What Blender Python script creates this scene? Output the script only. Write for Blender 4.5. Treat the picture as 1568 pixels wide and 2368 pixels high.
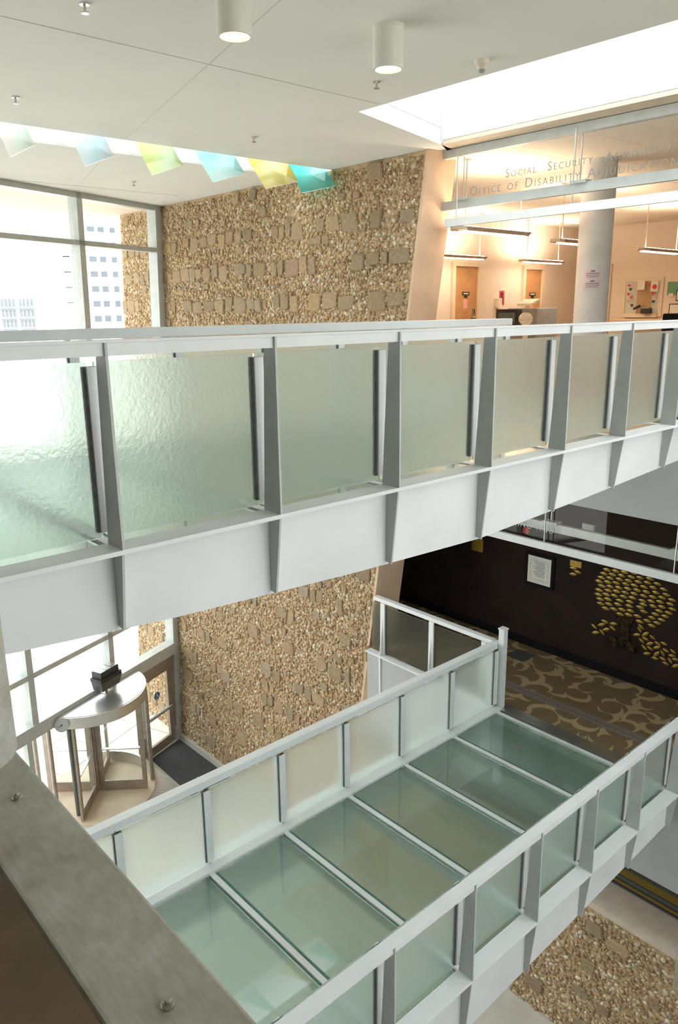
import bpy, bmesh, math, random
import numpy as np
from mathutils import Vector, Matrix

# ------------------------------------------------------------------ camera, world, exposure
for o in list(bpy.data.objects):
    bpy.data.objects.remove(o)
scene = bpy.context.scene
COL = scene.collection
S = 0.85            # working units -> metres
G = 12.25           # eye height above the entrance floor, working units
F = 1766.8          # focal length in pixels of a 1568 x 2368 frame
YAW, PITCH, ROLL = math.radians(48.371), math.radians(-14.7077), math.radians(-0.6865)
fwd = Vector((math.cos(YAW)*math.cos(PITCH), math.sin(YAW)*math.cos(PITCH), math.sin(PITCH)))
rt0 = Vector((math.sin(YAW), -math.cos(YAW), 0))
up0 = rt0.cross(fwd)
RT = math.cos(ROLL)*rt0 + math.sin(ROLL)*up0
UP = -math.sin(ROLL)*rt0 + math.cos(ROLL)*up0
cd = bpy.data.cameras.new('camera')
cam = bpy.data.objects.new('camera', cd)
COL.objects.link(cam)
M = Matrix((RT, UP, -fwd)).transposed().to_4x4()
M.translation = Vector((0, 0, G*S))
cam.matrix_world = M
cd.sensor_fit = 'VERTICAL'
cd.sensor_height = 36.0
cd.lens = 36.0*F/2368.0
cd.clip_start = 0.05
cd.clip_end = 1000
scene.camera = cam

world = bpy.data.worlds.new('overcast_sky')
scene.world = world
world.use_nodes = True
wbg = world.node_tree.nodes['Background']
wbg.inputs[0].default_value = (0.95, 0.98, 1.0, 1)
wbg.inputs[1].default_value = 1.5
scene.view_settings.view_transform = 'Standard'
scene.view_settings.look = 'None'
scene.view_settings.gamma = 1.0
scene.view_settings.use_curve_mapping = False
scene.view_settings.exposure = 1.55

# ------------------------------------------------------------------ helpers
def ray(x, y):
    return RT*((x-784)/F) - UP*((y-1184)/F) + fwd
def onX(x, y, X):
    d = ray(x, y); return d*(X/d.x)
def onY(x, y, Y):
    d = ray(x, y); return d*(Y/d.y)
def onZ(x, y, Z):
    d = ray(x, y); return d*(Z/d.z)
def WS(p):
    return Vector((p[0]*S, p[1]*S, (p[2]+G)*S))

WL = {}          # world location of every object made here
def tag(o, label=None, cat=None, group=None, kind=None):
    if label: o['label'] = label
    if cat: o['category'] = cat
    if group: o['group'] = group
    if kind: o['kind'] = kind
    return o
def thing(name, loc, label=None, cat=None, group=None, kind=None):
    o = bpy.data.objects.new(name, None)
    o.empty_display_size = 0.1
    COL.objects.link(o)
    w = WS(loc)
    o.location = w
    WL[o] = w
    return tag(o, label, cat, group, kind)

class MB:
    def __init__(s):
        s.v = []; s.f = []
    def poly(s, pts):
        n = len(s.v)
        s.v += [tuple(p) for p in pts]
        s.f.append(tuple(range(n, n+len(pts))))
        return s
    def hexa(s, a, b):
        """8 corners: a = 4 of one end, b = the 4 of the other end, same order"""
        n = len(s.v)
        s.v += [tuple(p) for p in a] + [tuple(p) for p in b]
        k = len(a)
        s.f.append(tuple(n+i for i in range(k)))
        s.f.append(tuple(n+k+i for i in reversed(range(k))))
        for i in range(k):
            j = (i+1) % k
            s.f.append((n+i, n+k+i, n+k+j, n+j))
        return s
    def box(s, x0, x1, y0, y1, z0, z1):
        return s.hexa([(x0,y0,z0),(x1,y0,z0),(x1,y1,z0),(x0,y1,z0)], [(x0,y0,z1),(x1,y0,z1),(x1,y1,z1),(x0,y1,z1)])
    def prism(s, pts, d):
        d = Vector(d)
        return s.hexa([Vector(p) for p in pts], [Vector(p)+d for p in pts])
    def cyl(s, p0, p1, r0, r1=None, n=24, cap=True):
        r1 = r0 if r1 is None else r1
        p0 = Vector(p0); p1 = Vector(p1); d = (p1-p0).normalized()
        a = d.orthogonal().normalized(); b = d.cross(a)
        A = [p0 + a*(math.cos(2*math.pi*i/n)*r0) + b*(math.sin(2*math.pi*i/n)*r0) for i in range(n)]
        B = [p1 + a*(math.cos(2*math.pi*i/n)*r1) + b*(math.sin(2*math.pi*i/n)*r1) for i in range(n)]
        if cap:
            s.hexa(A, B)
        else:
            k = len(s.v); s.v += [tuple(p) for p in A+B]
            for i in range(n):
                j = (i+1) % n
                s.f.append((k+i, k+n+i, k+n+j, k+j))
        return s
    def tube(s, p0, p1, ro, ri, n=32):
        p0 = Vector(p0); p1 = Vector(p1); d = (p1-p0).normalized()
        a = d.orthogonal().normalized(); b = d.cross(a)
        k = len(s.v)
        for p, r in ((p0,ro),(p1,ro),(p1,ri),(p0,ri)):
            s.v += [tuple(p + a*(math.cos(2*math.pi*i/n)*r) + b*(math.sin(2*math.pi*i/n)*r)) for i in range(n)]
        for q in range(4):
            u = (q+1) % 4
            for i in range(n):
                j = (i+1) % n
                s.f.append((k+q*n+i, k+u*n+i, k+u*n+j, k+q*n+j))
        return s
    def build(s, name, mat, parent=None, smooth=False, bevel=0.0):
        vs = [WS(p) for p in s.v]
        xs = [v.x for v in vs]; ys = [v.y for v in vs]; zs = [v.z for v in vs]
        c = Vector(((min(xs)+max(xs))/2, (min(ys)+max(ys))/2, min(zs)))
        me = bpy.data.meshes.new(name)
        me.from_pydata([v-c for v in vs], [], s.f)
        bm = bmesh.new(); bm.from_mesh(me)
        bmesh.ops.recalc_face_normals(bm, faces=bm.faces[:])
        if bevel:
            bmesh.ops.bevel(bm, geom=bm.edges[:], offset=bevel*S, segments=2, affect='EDGES', profile=0.6)
        bm.to_mesh(me); bm.free()
        if smooth:
            for p in me.polygons: p.use_smooth = True
            me.set_sharp_from_angle(angle=math.radians(40))
        me.materials.append(mat)
        o = bpy.data.objects.new(name, me)
        COL.objects.link(o)
        put(o, c, parent)
        return o
def put(o, w, parent=None):
    WL[o] = Vector(w)
    if parent is not None:
        o.parent = parent
        o.location = Vector(w) - WL[parent]
    else:
        o.location = w
def dup(o, d, parent=None):
    """copy of one mesh object moved by d (working units)"""
    c = o.copy(); COL.objects.link(c)
    put(c, WL[o] + Vector(d)*S, parent if parent is not None else o.parent)
    return c
def dup_tree(root, d, label=None):
    r = root.copy(); COL.objects.link(r); put(r, WL[root] + Vector(d)*S)
    if label: r['label'] = label
    for ch in [c for c in root.children]:
        c2 = ch.copy(); COL.objects.link(c2); put(c2, WL[ch] + Vector(d)*S, r)
        for g in [c for c in ch.children]:
            g2 = g.copy(); COL.objects.link(g2); put(g2, WL[g] + Vector(d)*S, c2)
    return r

# ------------------------------------------------------------------ materials
def new_mat(name):
    m = bpy.data.materials.new(name); m.use_nodes = True
    nt = m.node_tree
    b = nt.nodes['Principled BSDF']
    return m, nt, b
def N(nt, t, **kw):
    n = nt.nodes.new(t)
    for k, v in kw.items(): setattr(n, k, v)
    return n
def coords(nt, scale=1.0, obj=True):
    tc = N(nt, 'ShaderNodeTexCoord'); mp = N(nt, 'ShaderNodeMapping')
    if isinstance(scale, (int, float)): scale = (scale,)*3
    mp.inputs['Scale'].default_value = scale
    nt.links.new(tc.outputs['Object' if obj else 'Generated'], mp.inputs[0])
    return mp.outputs[0]
def geo_coords(nt, scale=1.0):
    g = N(nt, 'ShaderNodeNewGeometry'); mp = N(nt, 'ShaderNodeMapping')
    if isinstance(scale, (int, float)): scale = (scale,)*3
    mp.inputs['Scale'].default_value = scale
    nt.links.new(g.outputs['Position'], mp.inputs[0])
    return mp.outputs[0]
def ramp(nt, fac, stops):
    r = N(nt, 'ShaderNodeValToRGB')
    while len(r.color_ramp.elements) < len(stops): r.color_ramp.elements.new(0.5)
    for e, (p, c) in zip(r.color_ramp.elements, stops):
        e.position = p; e.color = (*c, 1)
    nt.links.new(fac, r.inputs[0])
    return r.outputs[0]
def simple(name, col, rough=0.5, metal=0.0, var=0.06, nscale=6.0, bump=0.0, bscale=60.0, coat=0.0, spec=None):
    m, nt, b = new_mat(name)
    vec = geo_coords(nt)
    n = N(nt, 'ShaderNodeTexNoise'); n.inputs['Scale'].default_value = nscale; n.inputs['Detail'].default_value = 4
    nt.links.new(vec, n.inputs['Vector'])
    lo = tuple(max(0, c*(1-var*1.6)) for c in col); hi = tuple(min(1, c*(1+var*1.2)) for c in col)
    nt.links.new(ramp(nt, n.outputs['Fac'], [(0.3, lo), (0.7, hi)]), b.inputs['Base Color'])
    b.inputs['Roughness'].default_value = rough
    b.inputs['Metallic'].default_value = metal
    if spec is not None: b.inputs['Specular IOR Level'].default_value = spec
    if coat: b.inputs['Coat Weight'].default_value = coat
    if bump:
        n2 = N(nt, 'ShaderNodeTexNoise'); n2.inputs['Scale'].default_value = bscale; n2.inputs['Detail'].default_value = 3
        nt.links.new(vec, n2.inputs['Vector'])
        bp = N(nt, 'ShaderNodeBump'); bp.inputs['Strength'].default_value = bump; bp.inputs['Distance'].default_value = 0.01
        nt.links.new(n2.outputs['Fac'], bp.inputs['Height']); nt.links.new(bp.outputs[0], b.inputs['Normal'])
    return m
def emitter(name, col, strength):
    m, nt, b = new_mat(name)
    b.inputs['Base Color'].default_value = (*col, 1)
    b.inputs['Emission Color'].default_value = (*col, 1)
    b.inputs['Emission Strength'].default_value = strength
    return m
def frosted(name, col, rough, trans=0.12, transl=0.35, bump=0.0, bscale=40.0, coat=0.0, ior=1.2):
    m, nt, b = new_mat(name)
    out = nt.nodes['Material Output']
    b.inputs['Base Color'].default_value = (*col, 1)
    b.inputs['Transmission Weight'].default_value = 1.0
    b.inputs['Roughness'].default_value = rough
    b.inputs['IOR'].default_value = ior
    if coat:
        b.inputs['Coat Weight'].default_value = coat; b.inputs['Coat Roughness'].default_value = 0.03; b.inputs['Coat IOR'].default_value = 1.7
    vec = geo_coords(nt)
    tl = N(nt, 'ShaderNodeBsdfTranslucent'); tl.inputs[0].default_value = (*[c*0.95 for c in col], 1)
    tp = N(nt, 'ShaderNodeBsdfTransparent'); tp.inputs[0].default_value = (*col, 1)
    m1 = N(nt, 'ShaderNodeMixShader'); m1.inputs[0].default_value = transl
    m2 = N(nt, 'ShaderNodeMixShader'); m2.inputs[0].default_value = trans
    if bump:
        n2 = N(nt, 'ShaderNodeTexNoise'); n2.inputs['Scale'].default_value = bscale; n2.inputs['Detail'].default_value = 2
        nt.links.new(vec, n2.inputs['Vector'])
        bp = N(nt, 'ShaderNodeBump'); bp.inputs['Strength'].default_value = bump; bp.inputs['Distance'].default_value = 0.01
        nt.links.new(n2.outputs['Fac'], bp.inputs['Height'])
        nt.links.new(bp.outputs[0], b.inputs['Normal'])
    nt.links.new(b.outputs[0], m1.inputs[1]); nt.links.new(tl.outputs[0], m1.inputs[2])
    nt.links.new(m1.outputs[0], m2.inputs[1]); nt.links.new(tp.outputs[0], m2.inputs[2])
    nt.links.new(m2.outputs[0], out.inputs[0])
    return m
def clear(name, col=(0.96, 0.985, 0.975), refl=0.05, rough=0.0):
    m, nt, b = new_mat(name)
    nt.nodes.remove(b)
    out = nt.nodes['Material Output']
    tp = N(nt, 'ShaderNodeBsdfTransparent'); tp.inputs[0].default_value = (*col, 1)
    gl = N(nt, 'ShaderNodeBsdfGlossy'); gl.inputs['Roughness'].default_value = rough
    mx = N(nt, 'ShaderNodeMixShader'); mx.inputs[0].default_value = refl
    nt.links.new(tp.outputs[0], mx.inputs[1]); nt.links.new(gl.outputs[0], mx.inputs[2])
    nt.links.new(mx.outputs[0], out.inputs[0])
    return m

m_white = simple('white_steel_paint', (0.74, 0.755, 0.755), 0.42, var=0.03, nscale=3)
m_fascia = simple('white_girder_paint', (0.74, 0.75, 0.755), 0.5, var=0.05, nscale=1.6)
m_greypaint = simple('grey_slab_edge_paint', (0.44, 0.44, 0.44), 0.7, var=0.04, nscale=1.5)
m_blade = simple('shaded_white_paint', (0.50, 0.51, 0.50), 0.5, var=0.04)  # same white paint, greyed to put shade on posts and stiffeners
m_gasket = simple('dark_gasket_rubber', (0.10, 0.095, 0.09), 0.7, var=0.2, nscale=40)
m_guard = frosted('textured_guard_glass', (0.86, 0.925, 0.89), 0.36, trans=0.03, transl=0.14, bump=0.5, bscale=45, ior=1.16)
m_floorglass = frosted('green_floor_glass', (0.58, 0.77, 0.705), 0.24, trans=0.08, transl=0.08, coat=1.0, ior=1.35)
m_glassedge = simple('green_glass_edge', (0.06, 0.22, 0.18), 0.25, var=0.2)
m_clear = clear('clear_window_glass')
m_sign_glass = clear('transom_glass', (0.97, 0.975, 0.97), 0.018)
m_ceiling = simple('painted_ceiling', (0.80, 0.79, 0.75), 0.85, var=0.015, nscale=1.0)
m_seam = simple('ceiling_seam', (0.66, 0.65, 0.61), 0.9, var=0.05)
m_wellwhite = simple('skylight_well_paint', (0.93, 0.95, 0.95), 0.8, var=0.01)
m_soffit = simple('tan_soffit', (0.66, 0.56, 0.44), 0.8, var=0.04)
m_alu = simple('anodised_window_frame', (0.54, 0.56, 0.54), 0.45, metal=0.15, var=0.05)
m_bronze = simple('bronze_door_frame', (0.40, 0.33, 0.27), 0.45, metal=0.5, var=0.1)
m_steel = simple('brushed_steel', (0.66, 0.65, 0.63), 0.28, metal=0.9, var=0.06, nscale=2)
m_cap = simple('smooth_tan_concrete', (0.66, 0.47, 0.32), 0.85, var=0.10, nscale=2.2, bump=0.25, bscale=30)
m_concrete = simple('pale_concrete_floor', (0.56, 0.53, 0.47), 0.7, var=0.10, nscale=1.3, bump=0.05)
m_paving = simple('cream_paving', (0.78, 0.74, 0.66), 0.8, var=0.05, nscale=0.8)
m_joint = simple('paving_joint', (0.45, 0.42, 0.37), 0.9)
m_tanfloor = simple('tan_entry_floor', (0.62, 0.50, 0.36), 0.6, var=0.06, nscale=3)
m_mat = simple('dark_entry_matting', (0.07, 0.07, 0.075), 0.95, var=0.25, nscale=60, bump=0.6, bscale=300)
m_darkwall = simple('dark_brown_wall', (0.028, 0.017, 0.014), 0.9, var=0.10, nscale=2, bump=0.1, bscale=80, spec=0.1)
m_gold = simple('brass_leaf', (0.36, 0.23, 0.03), 0.4, metal=0.35, var=0.18, nscale=14)
m_bark = simple('dark_bark', (0.038, 0.023, 0.012), 0.9, var=0.6, nscale=30, bump=0.8, bscale=40, spec=0.1)
m_black = simple('black_frame', (0.008, 0.008, 0.008), 0.7, spec=0.1)
m_paper = simple('cream_paper', (0.78, 0.75, 0.68), 0.8, var=0.02)
m_ink = simple('grey_ink', (0.22, 0.22, 0.24), 0.8)
m_officewall = simple('cream_office_wall', (0.80, 0.70, 0.60), 0.85, var=0.02)
m_officeceil = simple('office_ceiling_tile', (0.86, 0.80, 0.70), 0.9, var=0.02)
m_oak = simple('oak_door', (0.55, 0.30, 0.13), 0.45, var=0.07, nscale=4)
m_frame = simple('cream_door_frame', (0.78, 0.66, 0.50), 0.6, var=0.02)
m_column = simple('grey_concrete_column', (0.66, 0.65, 0.63), 0.8, var=0.06, nscale=3, bump=0.1)
m_pend = simple('pendant_housing', (0.62, 0.52, 0.42), 0.4, metal=0.2)
m_tube = emitter('fluorescent_tube', (1.0, 0.77, 0.56), 11.0)
m_uptube = emitter('uplight_tube', (1.0, 0.78, 0.57), 17.0)
m_lampglow = emitter('downlight_lamp', (1.0, 0.88, 0.50), 1.3)
m_lampwhite = simple('downlight_enamel', (0.80, 0.78, 0.70), 0.5, var=0.01)
m_letters = simple('etched_letters', (0.26, 0.25, 0.23), 0.6, var=0.03)
m_letters2 = simple('pale_etched_letters', (0.55, 0.56, 0.54), 0.6, var=0.03)
m_brass = simple('satin_handle', (0.45, 0.40, 0.32), 0.3, metal=0.8)
m_red = simple('red_notice', (0.62, 0.05, 0.06), 0.6)
m_pink = simple('pink_paper', (0.85, 0.42, 0.40), 0.8)
m_lilac = simple('lilac_paper', (0.70, 0.58, 0.60), 0.8)
m_green = simple('green_notice', (0.15, 0.34, 0.22), 0.8)
m_ivory = simple('ivory_plastic', (0.78, 0.70, 0.58), 0.5)
m_grey = simple('grey_plastic', (0.34, 0.34, 0.33), 0.5)
m_dark = simple('dark_plastic', (0.03, 0.03, 0.032), 0.45)
m_blue = simple('blue_sticker', (0.03, 0.14, 0.42), 0.5)
m_brown = simple('brown_landing_floor', (0.15, 0.10, 0.055), 0.55, var=0.3, nscale=2.5, bump=0.1)
m_landing = m_brown
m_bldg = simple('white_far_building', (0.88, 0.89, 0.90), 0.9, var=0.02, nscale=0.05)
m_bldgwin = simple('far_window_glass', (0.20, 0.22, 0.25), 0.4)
m_bldgshade = simple('far_recess_shade', (0.52, 0.54, 0.58), 0.9)  # recess shade put into the colour; the side windows share this grey
m_chrome = simple('polished_steel', (0.6, 0.58, 0.54), 0.15, metal=1.0)

def galvanised():
    m, nt, b = new_mat('galvanised_steel')
    v = geo_coords(nt)
    n = N(nt, 'ShaderNodeTexNoise'); n.inputs['Scale'].default_value = 9; n.inputs['Detail'].default_value = 8; n.inputs['Roughness'].default_value = 0.65
    nt.links.new(v, n.inputs['Vector'])
    w = N(nt, 'ShaderNodeTexNoise'); w.inputs['Scale'].default_value = 90; w.inputs['Detail'].default_value = 3
    nt.links.new(geo_coords(nt, (1, 0.25, 1)), w.inputs['Vector'])
    c1 = ramp(nt, n.outputs['Fac'], [(0.25, (0.35, 0.315, 0.255)), (0.5, (0.46, 0.45, 0.395)), (0.75, (0.57, 0.59, 0.565))])
    c2 = ramp(nt, w.outputs['Fac'], [(0.35, (0.75, 0.72, 0.66)), (0.6, (1, 1, 1))])
    mx = N(nt, 'ShaderNodeMix', data_type='RGBA', blend_type='MULTIPLY'); mx.inputs[0].default_value = 0.45
    nt.links.new(c1, mx.inputs[6]); nt.links.new(c2, mx.inputs[7])
    nt.links.new(mx.outputs[2], b.inputs['Base Color'])
    b.inputs['Roughness'].default_value = 0.5; b.inputs['Metallic'].default_value = 0.25
    return m
m_galv = galvanised()

def carpet():
    m, nt, b = new_mat('swirl_carpet')
    v = geo_coords(nt)
    nz = N(nt, 'ShaderNodeTexNoise'); nz.inputs['Scale'].default_value = 1.6
    nt.links.new(v, nz.inputs['Vector'])
    mixv = N(nt, 'ShaderNodeMix', data_type='RGBA', blend_type='LINEAR_LIGHT'); mixv.inputs[0].default_value = 0.10
    nt.links.new(v, mixv.inputs[6]); nt.links.new(nz.outputs['Color'], mixv.inputs[7])
    def rings(off, r0, w):
        mp = N(nt, 'ShaderNodeMapping'); mp.inputs['Location'].default_value = off; mp.inputs['Scale'].default_value = (1, 1, 0)
        nt.links.new(mixv.outputs[2], mp.inputs[0])
        vo = N(nt, 'ShaderNodeTexVoronoi', voronoi_dimensions='2D'); vo.inputs['Scale'].default_value = 2.1; vo.inputs['Randomness'].default_value = 0.75
        nt.links.new(mp.outputs[0], vo.inputs['Vector'])
        s = N(nt, 'ShaderNodeMath', operation='SUBTRACT'); s.inputs[1].default_value = r0
        nt.links.new(vo.outputs['Distance'], s.inputs[0])
        a = N(nt, 'ShaderNodeMath', operation='ABSOLUTE'); nt.links.new(s.outputs[0], a.inputs[0])
        # crescents: full width on one side of each ring, nothing on the other
        dv = N(nt, 'ShaderNodeVectorMath', operation='SUBTRACT'); nt.links.new(mp.outputs[0], dv.inputs[0]); nt.links.new(vo.outputs['Position'], dv.inputs[1])
        nv = N(nt, 'ShaderNodeVectorMath', operation='NORMALIZE'); nt.links.new(dv.outputs[0], nv.inputs[0])
        rc = N(nt, 'ShaderNodeVectorMath', operation='SUBTRACT'); rc.inputs[1].default_value = (0.5, 0.5, 0.5); nt.links.new(vo.outputs['Color'], rc.inputs[0])
        rn = N(nt, 'ShaderNodeVectorMath', operation='MULTIPLY'); rn.inputs[1].default_value = (1, 1, 0); nt.links.new(rc.outputs[0], rn.inputs[0])
        r2 = N(nt, 'ShaderNodeVectorMath', operation='NORMALIZE'); nt.links.new(rn.outputs[0], r2.inputs[0])
        dt = N(nt, 'ShaderNodeVectorMath', operation='DOT_PRODUCT'); nt.links.new(nv.outputs[0], dt.inputs[0]); nt.links.new(r2.outputs[0], dt.inputs[1])
        d = N(nt, 'ShaderNodeMath', operation='MULTIPLY_ADD'); d.inputs[1].default_value = w; d.inputs[2].default_value = w*0.45
        nt.links.new(dt.outputs['Value'], d.inputs[0])
        c = N(nt, 'ShaderNodeMath', operation='LESS_THAN')
        nt.links.new(a.outputs[0], c.inputs[0]); nt.links.new(d.outputs[0], c.inputs[1])
        return c.outputs[0]
    r1 = rings((0, 0, 0), 0.40, 0.085); r2 = rings((3.7, 1.3, 0), 0.36, 0.07)
    mxx = N(nt, 'ShaderNodeMath', operation='MAXIMUM'); nt.links.new(r1, mxx.inputs[0]); nt.links.new(r2, mxx.inputs[1])
    nt.links.new(ramp(nt, mxx.outputs[0], [(0.2, (0.17, 0.11, 0.055)), (0.8, (0.40, 0.285, 0.15))]), b.inputs['Base Color'])
    b.inputs['Roughness'].default_value = 0.95
    return m
m_carpet = carpet()
m_carpetband = simple('mauve_carpet_band', (0.20, 0.155, 0.13), 0.95, var=0.1, nscale=40)

def stripes():
    m, nt, b = new_mat('striped_floor')
    v = geo_coords(nt)
    sp = N(nt, 'ShaderNodeSeparateXYZ'); nt.links.new(v, sp.inputs[0])
    mr = N(nt, 'ShaderNodeMapRange'); mr.inputs[1].default_value = 10.55*S; mr.inputs[2].default_value = 11.30*S
    nt.links.new(sp.outputs['X'], mr.inputs[0])
    r = N(nt, 'ShaderNodeValToRGB'); r.color_ramp.interpolation = 'CONSTANT'
    st = [(0, (0.16,0.16,0.15)), (0.10, (0.06,0.05,0.04)), (0.16, (0.36,0.23,0.05)), (0.24, (0.09,0.08,0.06)), (0.30, (0.17,0.18,0.165)), (0.40, (0.09,0.08,0.06)), (0.44, (0.38,0.25,0.05)), (0.66, (0.15,0.15,0.14)), (0.8, (0.05,0.04,0.035))]
    while len(r.color_ramp.elements) < len(st): r.color_ramp.elements.new(0.5)
    for e, (p, c) in zip(r.color_ramp.elements, st): e.position = p; e.color = (*c, 1)
    nt.links.new(mr.outputs[0], r.inputs[0]); nt.links.new(r.outputs[0], b.inputs['Base Color'])
    b.inputs['Roughness'].default_value = 0.9
    return m
m_stripes = stripes()

def ribbed():
    m, nt, b = new_mat('ribbed_steel_grating')
    w = N(nt, 'ShaderNodeTexWave', wave_type='BANDS', bands_direction='DIAGONAL'); w.inputs['Scale'].default_value = 14
    nt.links.new(geo_coords(nt), w.inputs['Vector'])
    nt.links.new(ramp(nt, w.outputs['Fac'], [(0.3, (0.22, 0.20, 0.18)), (0.7, (0.62, 0.60, 0.57))]), b.inputs['Base Color'])
    b.inputs['Metallic'].default_value = 0.8; b.inputs['Roughness'].default_value = 0.35
    return m
m_ribbed = ribbed()

def stone_mat(name, stops, island):
    m, nt, b = new_mat(name)
    if island:
        g = N(nt, 'ShaderNodeNewGeometry'); fac = g.outputs['Random Per Island']
    else:
        g = N(nt, 'ShaderNodeObjectInfo'); fac = g.outputs['Random']
    c = ramp(nt, fac, stops)
    n = N(nt, 'ShaderNodeTexNoise'); n.inputs['Scale'].default_value = 22; n.inputs['Detail'].default_value = 5
    nt.links.new(geo_coords(nt), n.inputs['Vector'])
    c2 = ramp(nt, n.outputs['Fac'], [(0.3, (0.66, 0.62, 0.56)), (0.7, (1.05, 1.04, 1.0))])
    mx = N(nt, 'ShaderNodeMix', data_type='RGBA', blend_type='MULTIPLY'); mx.inputs[0].default_value = 0.9
    nt.links.new(c, mx.inputs[6]); nt.links.new(c2, mx.inputs[7])
    nt.links.new(mx.outputs[2], b.inputs['Base Color'])
    b.inputs['Roughness'].default_value = 0.85
    bp = N(nt, 'ShaderNodeBump'); bp.inputs['Strength'].default_value = 0.4; bp.inputs['Distance'].default_value = 0.01
    nt.links.new(n.outputs['Fac'], bp.inputs['Height']); nt.links.new(bp.outputs[0], b.inputs['Normal'])
    return m
m_rubble = stone_mat('river_gravel', [(0.0, (0.33,0.22,0.125)), (0.2, (0.45,0.305,0.17)), (0.45, (0.53,0.375,0.22)), (0.68, (0.61,0.465,0.30)), (0.84, (0.70,0.585,0.43)), (0.95, (0.82,0.74,0.61)), (1.0, (0.30,0.21,0.14))], True)
STN = [(0.0, (0.29,0.215,0.135)), (0.22, (0.40,0.285,0.165)), (0.42, (0.33,0.255,0.17)), (0.6, (0.46,0.325,0.19)), (0.75, (0.38,0.255,0.165)), (0.9, (0.37,0.30,0.21)), (1.0, (0.50,0.335,0.165))]
m_stone = stone_mat('flat_field_stone', STN, False)
m_stonejoin = stone_mat('flat_field_stone_rest', STN, True)
m_mortar = simple('stone_wall_mortar', (0.52, 0.365, 0.21), 0.95, var=0.2, nscale=14, bump=0.8, bscale=45)

def dichroic(name, ca, cb, dens=0.42):
    ca = tuple(c*0.82+0.18 for c in ca); cb = tuple(c*0.7+0.3 for c in cb)
    m, nt, b = new_mat(name)
    nt.nodes.remove(b)
    out = nt.nodes['Material Output']
    n = N(nt, 'ShaderNodeTexNoise'); n.inputs['Scale'].default_value = 1.6
    nt.links.new(geo_coords(nt), n.inputs['Vector'])
    c = ramp(nt, n.outputs['Fac'], [(0.35, ca), (0.65, cb)])
    tp = N(nt, 'ShaderNodeBsdfTransparent'); tl = N(nt, 'ShaderNodeBsdfTranslucent'); gl = N(nt, 'ShaderNodeBsdfGlossy')
    gl.inputs['Roughness'].default_value = 0.05
    nt.links.new(c, tp.inputs[0]); nt.links.new(c, tl.inputs[0])
    m1 = N(nt, 'ShaderNodeMixShader'); m1.inputs[0].default_value = dens
    m2 = N(nt, 'ShaderNodeMixShader'); m2.inputs[0].default_value = 0.08
    nt.links.new(tp.outputs[0], m1.inputs[1]); nt.links.new(tl.outputs[0], m1.inputs[2])
    nt.links.new(m1.outputs[0], m2.inputs[1]); nt.links.new(gl.outputs[0], m2.inputs[2])
    nt.links.new(m2.outputs[0], out.inputs[0])
    return m

# ------------------------------------------------------------------ levels
ZU, ZL, ZG, ZC = -1.32, -6.70, -12.25, 2.66     # upper deck, lower deck, entrance floor, ceiling
WA = math.radians(21.3)
P0 = Vector((9.95, 18.53, 0)); WV = Vector((math.cos(WA), math.sin(WA), 0)); WN = Vector((-math.sin(WA), math.cos(WA), 0))
def wp(t, n, z):
    return P0 + WV*t + WN*n + Vector((0, 0, z))
def st(o): 
    o['kind'] = 'structure'; return o

# ------------------------------------------------------------------ ground, floors
A = wp(-16, 0.05, 0); B = wp(0.2, 0.05, 0)
st(MB().prism([(A.x, -6, ZG), (12.6, -6, ZG), (12.6, B.y, ZG), (B.x, B.y, ZG), (A.x, A.y, ZG)], (0, 0, -0.3)).build('floor', m_concrete))
pav = st(MB().box(-260, 260, -260, 300, ZG-0.6, ZG-0.32).build('floor_outside', m_paving))
# outdoor paving slabs near the entrance
slab0 = None
for i in range(9):
    for j in range(7):
        a = wp(-9.0+1.5*i, 0.12+1.5*j, ZG-0.06)
        if slab0 is None:
            q = [wp(-9.0, 0.12, ZG-0.06), wp(-7.53, 0.12, ZG-0.06), wp(-7.53, 1.59, ZG-0.06), wp(-9.0, 1.59, ZG-0.06)]
            slab0 = MB().prism(q, (0, 0, 0.05)).build('paving_slab', m_paving, pav)
            base_a = a
        else:
            dup(slab0, a-base_a, pav)

# upper ceiling around skylight and slot ------------------------------------
ceil = thing('ceiling', (4, 8, ZC), kind='structure')
cz = (0, 0, 0.25)
def cpanel(pts, mat=m_ceiling):
    return MB().prism([(x, y, ZC) for x, y in pts], cz).build('ceiling_panel', mat, ceil)
SX0, SX1 = 7.95, 10.52
e0 = wp(-17, 0, 0); e1 = wp(0.75, 0, 0)
cpanel([(-4, -6), (SX0, -6), (SX0, 8.44), (SX0, 12.05), (-4, 12.05)])
cpanel([(SX0, 8.44), (SX1, 9.16), (10.95, 9.28), (10.95, 12.05), (SX0, 12.05)])
cpanel([(-4, 13.05), (10.95, 13.05), (10.95, e1.y+0.3), (e1.x, e1.y), (-4, e0.y+1.2)])
MB().prism([(SX1, -6, ZC), (10.98, -6, ZC), (10.98, 9.42, ZC), (SX1, 9.16, ZC)], (0, 0, 0.06)).build('soffit_strip', m_soffit, ceil)
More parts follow.
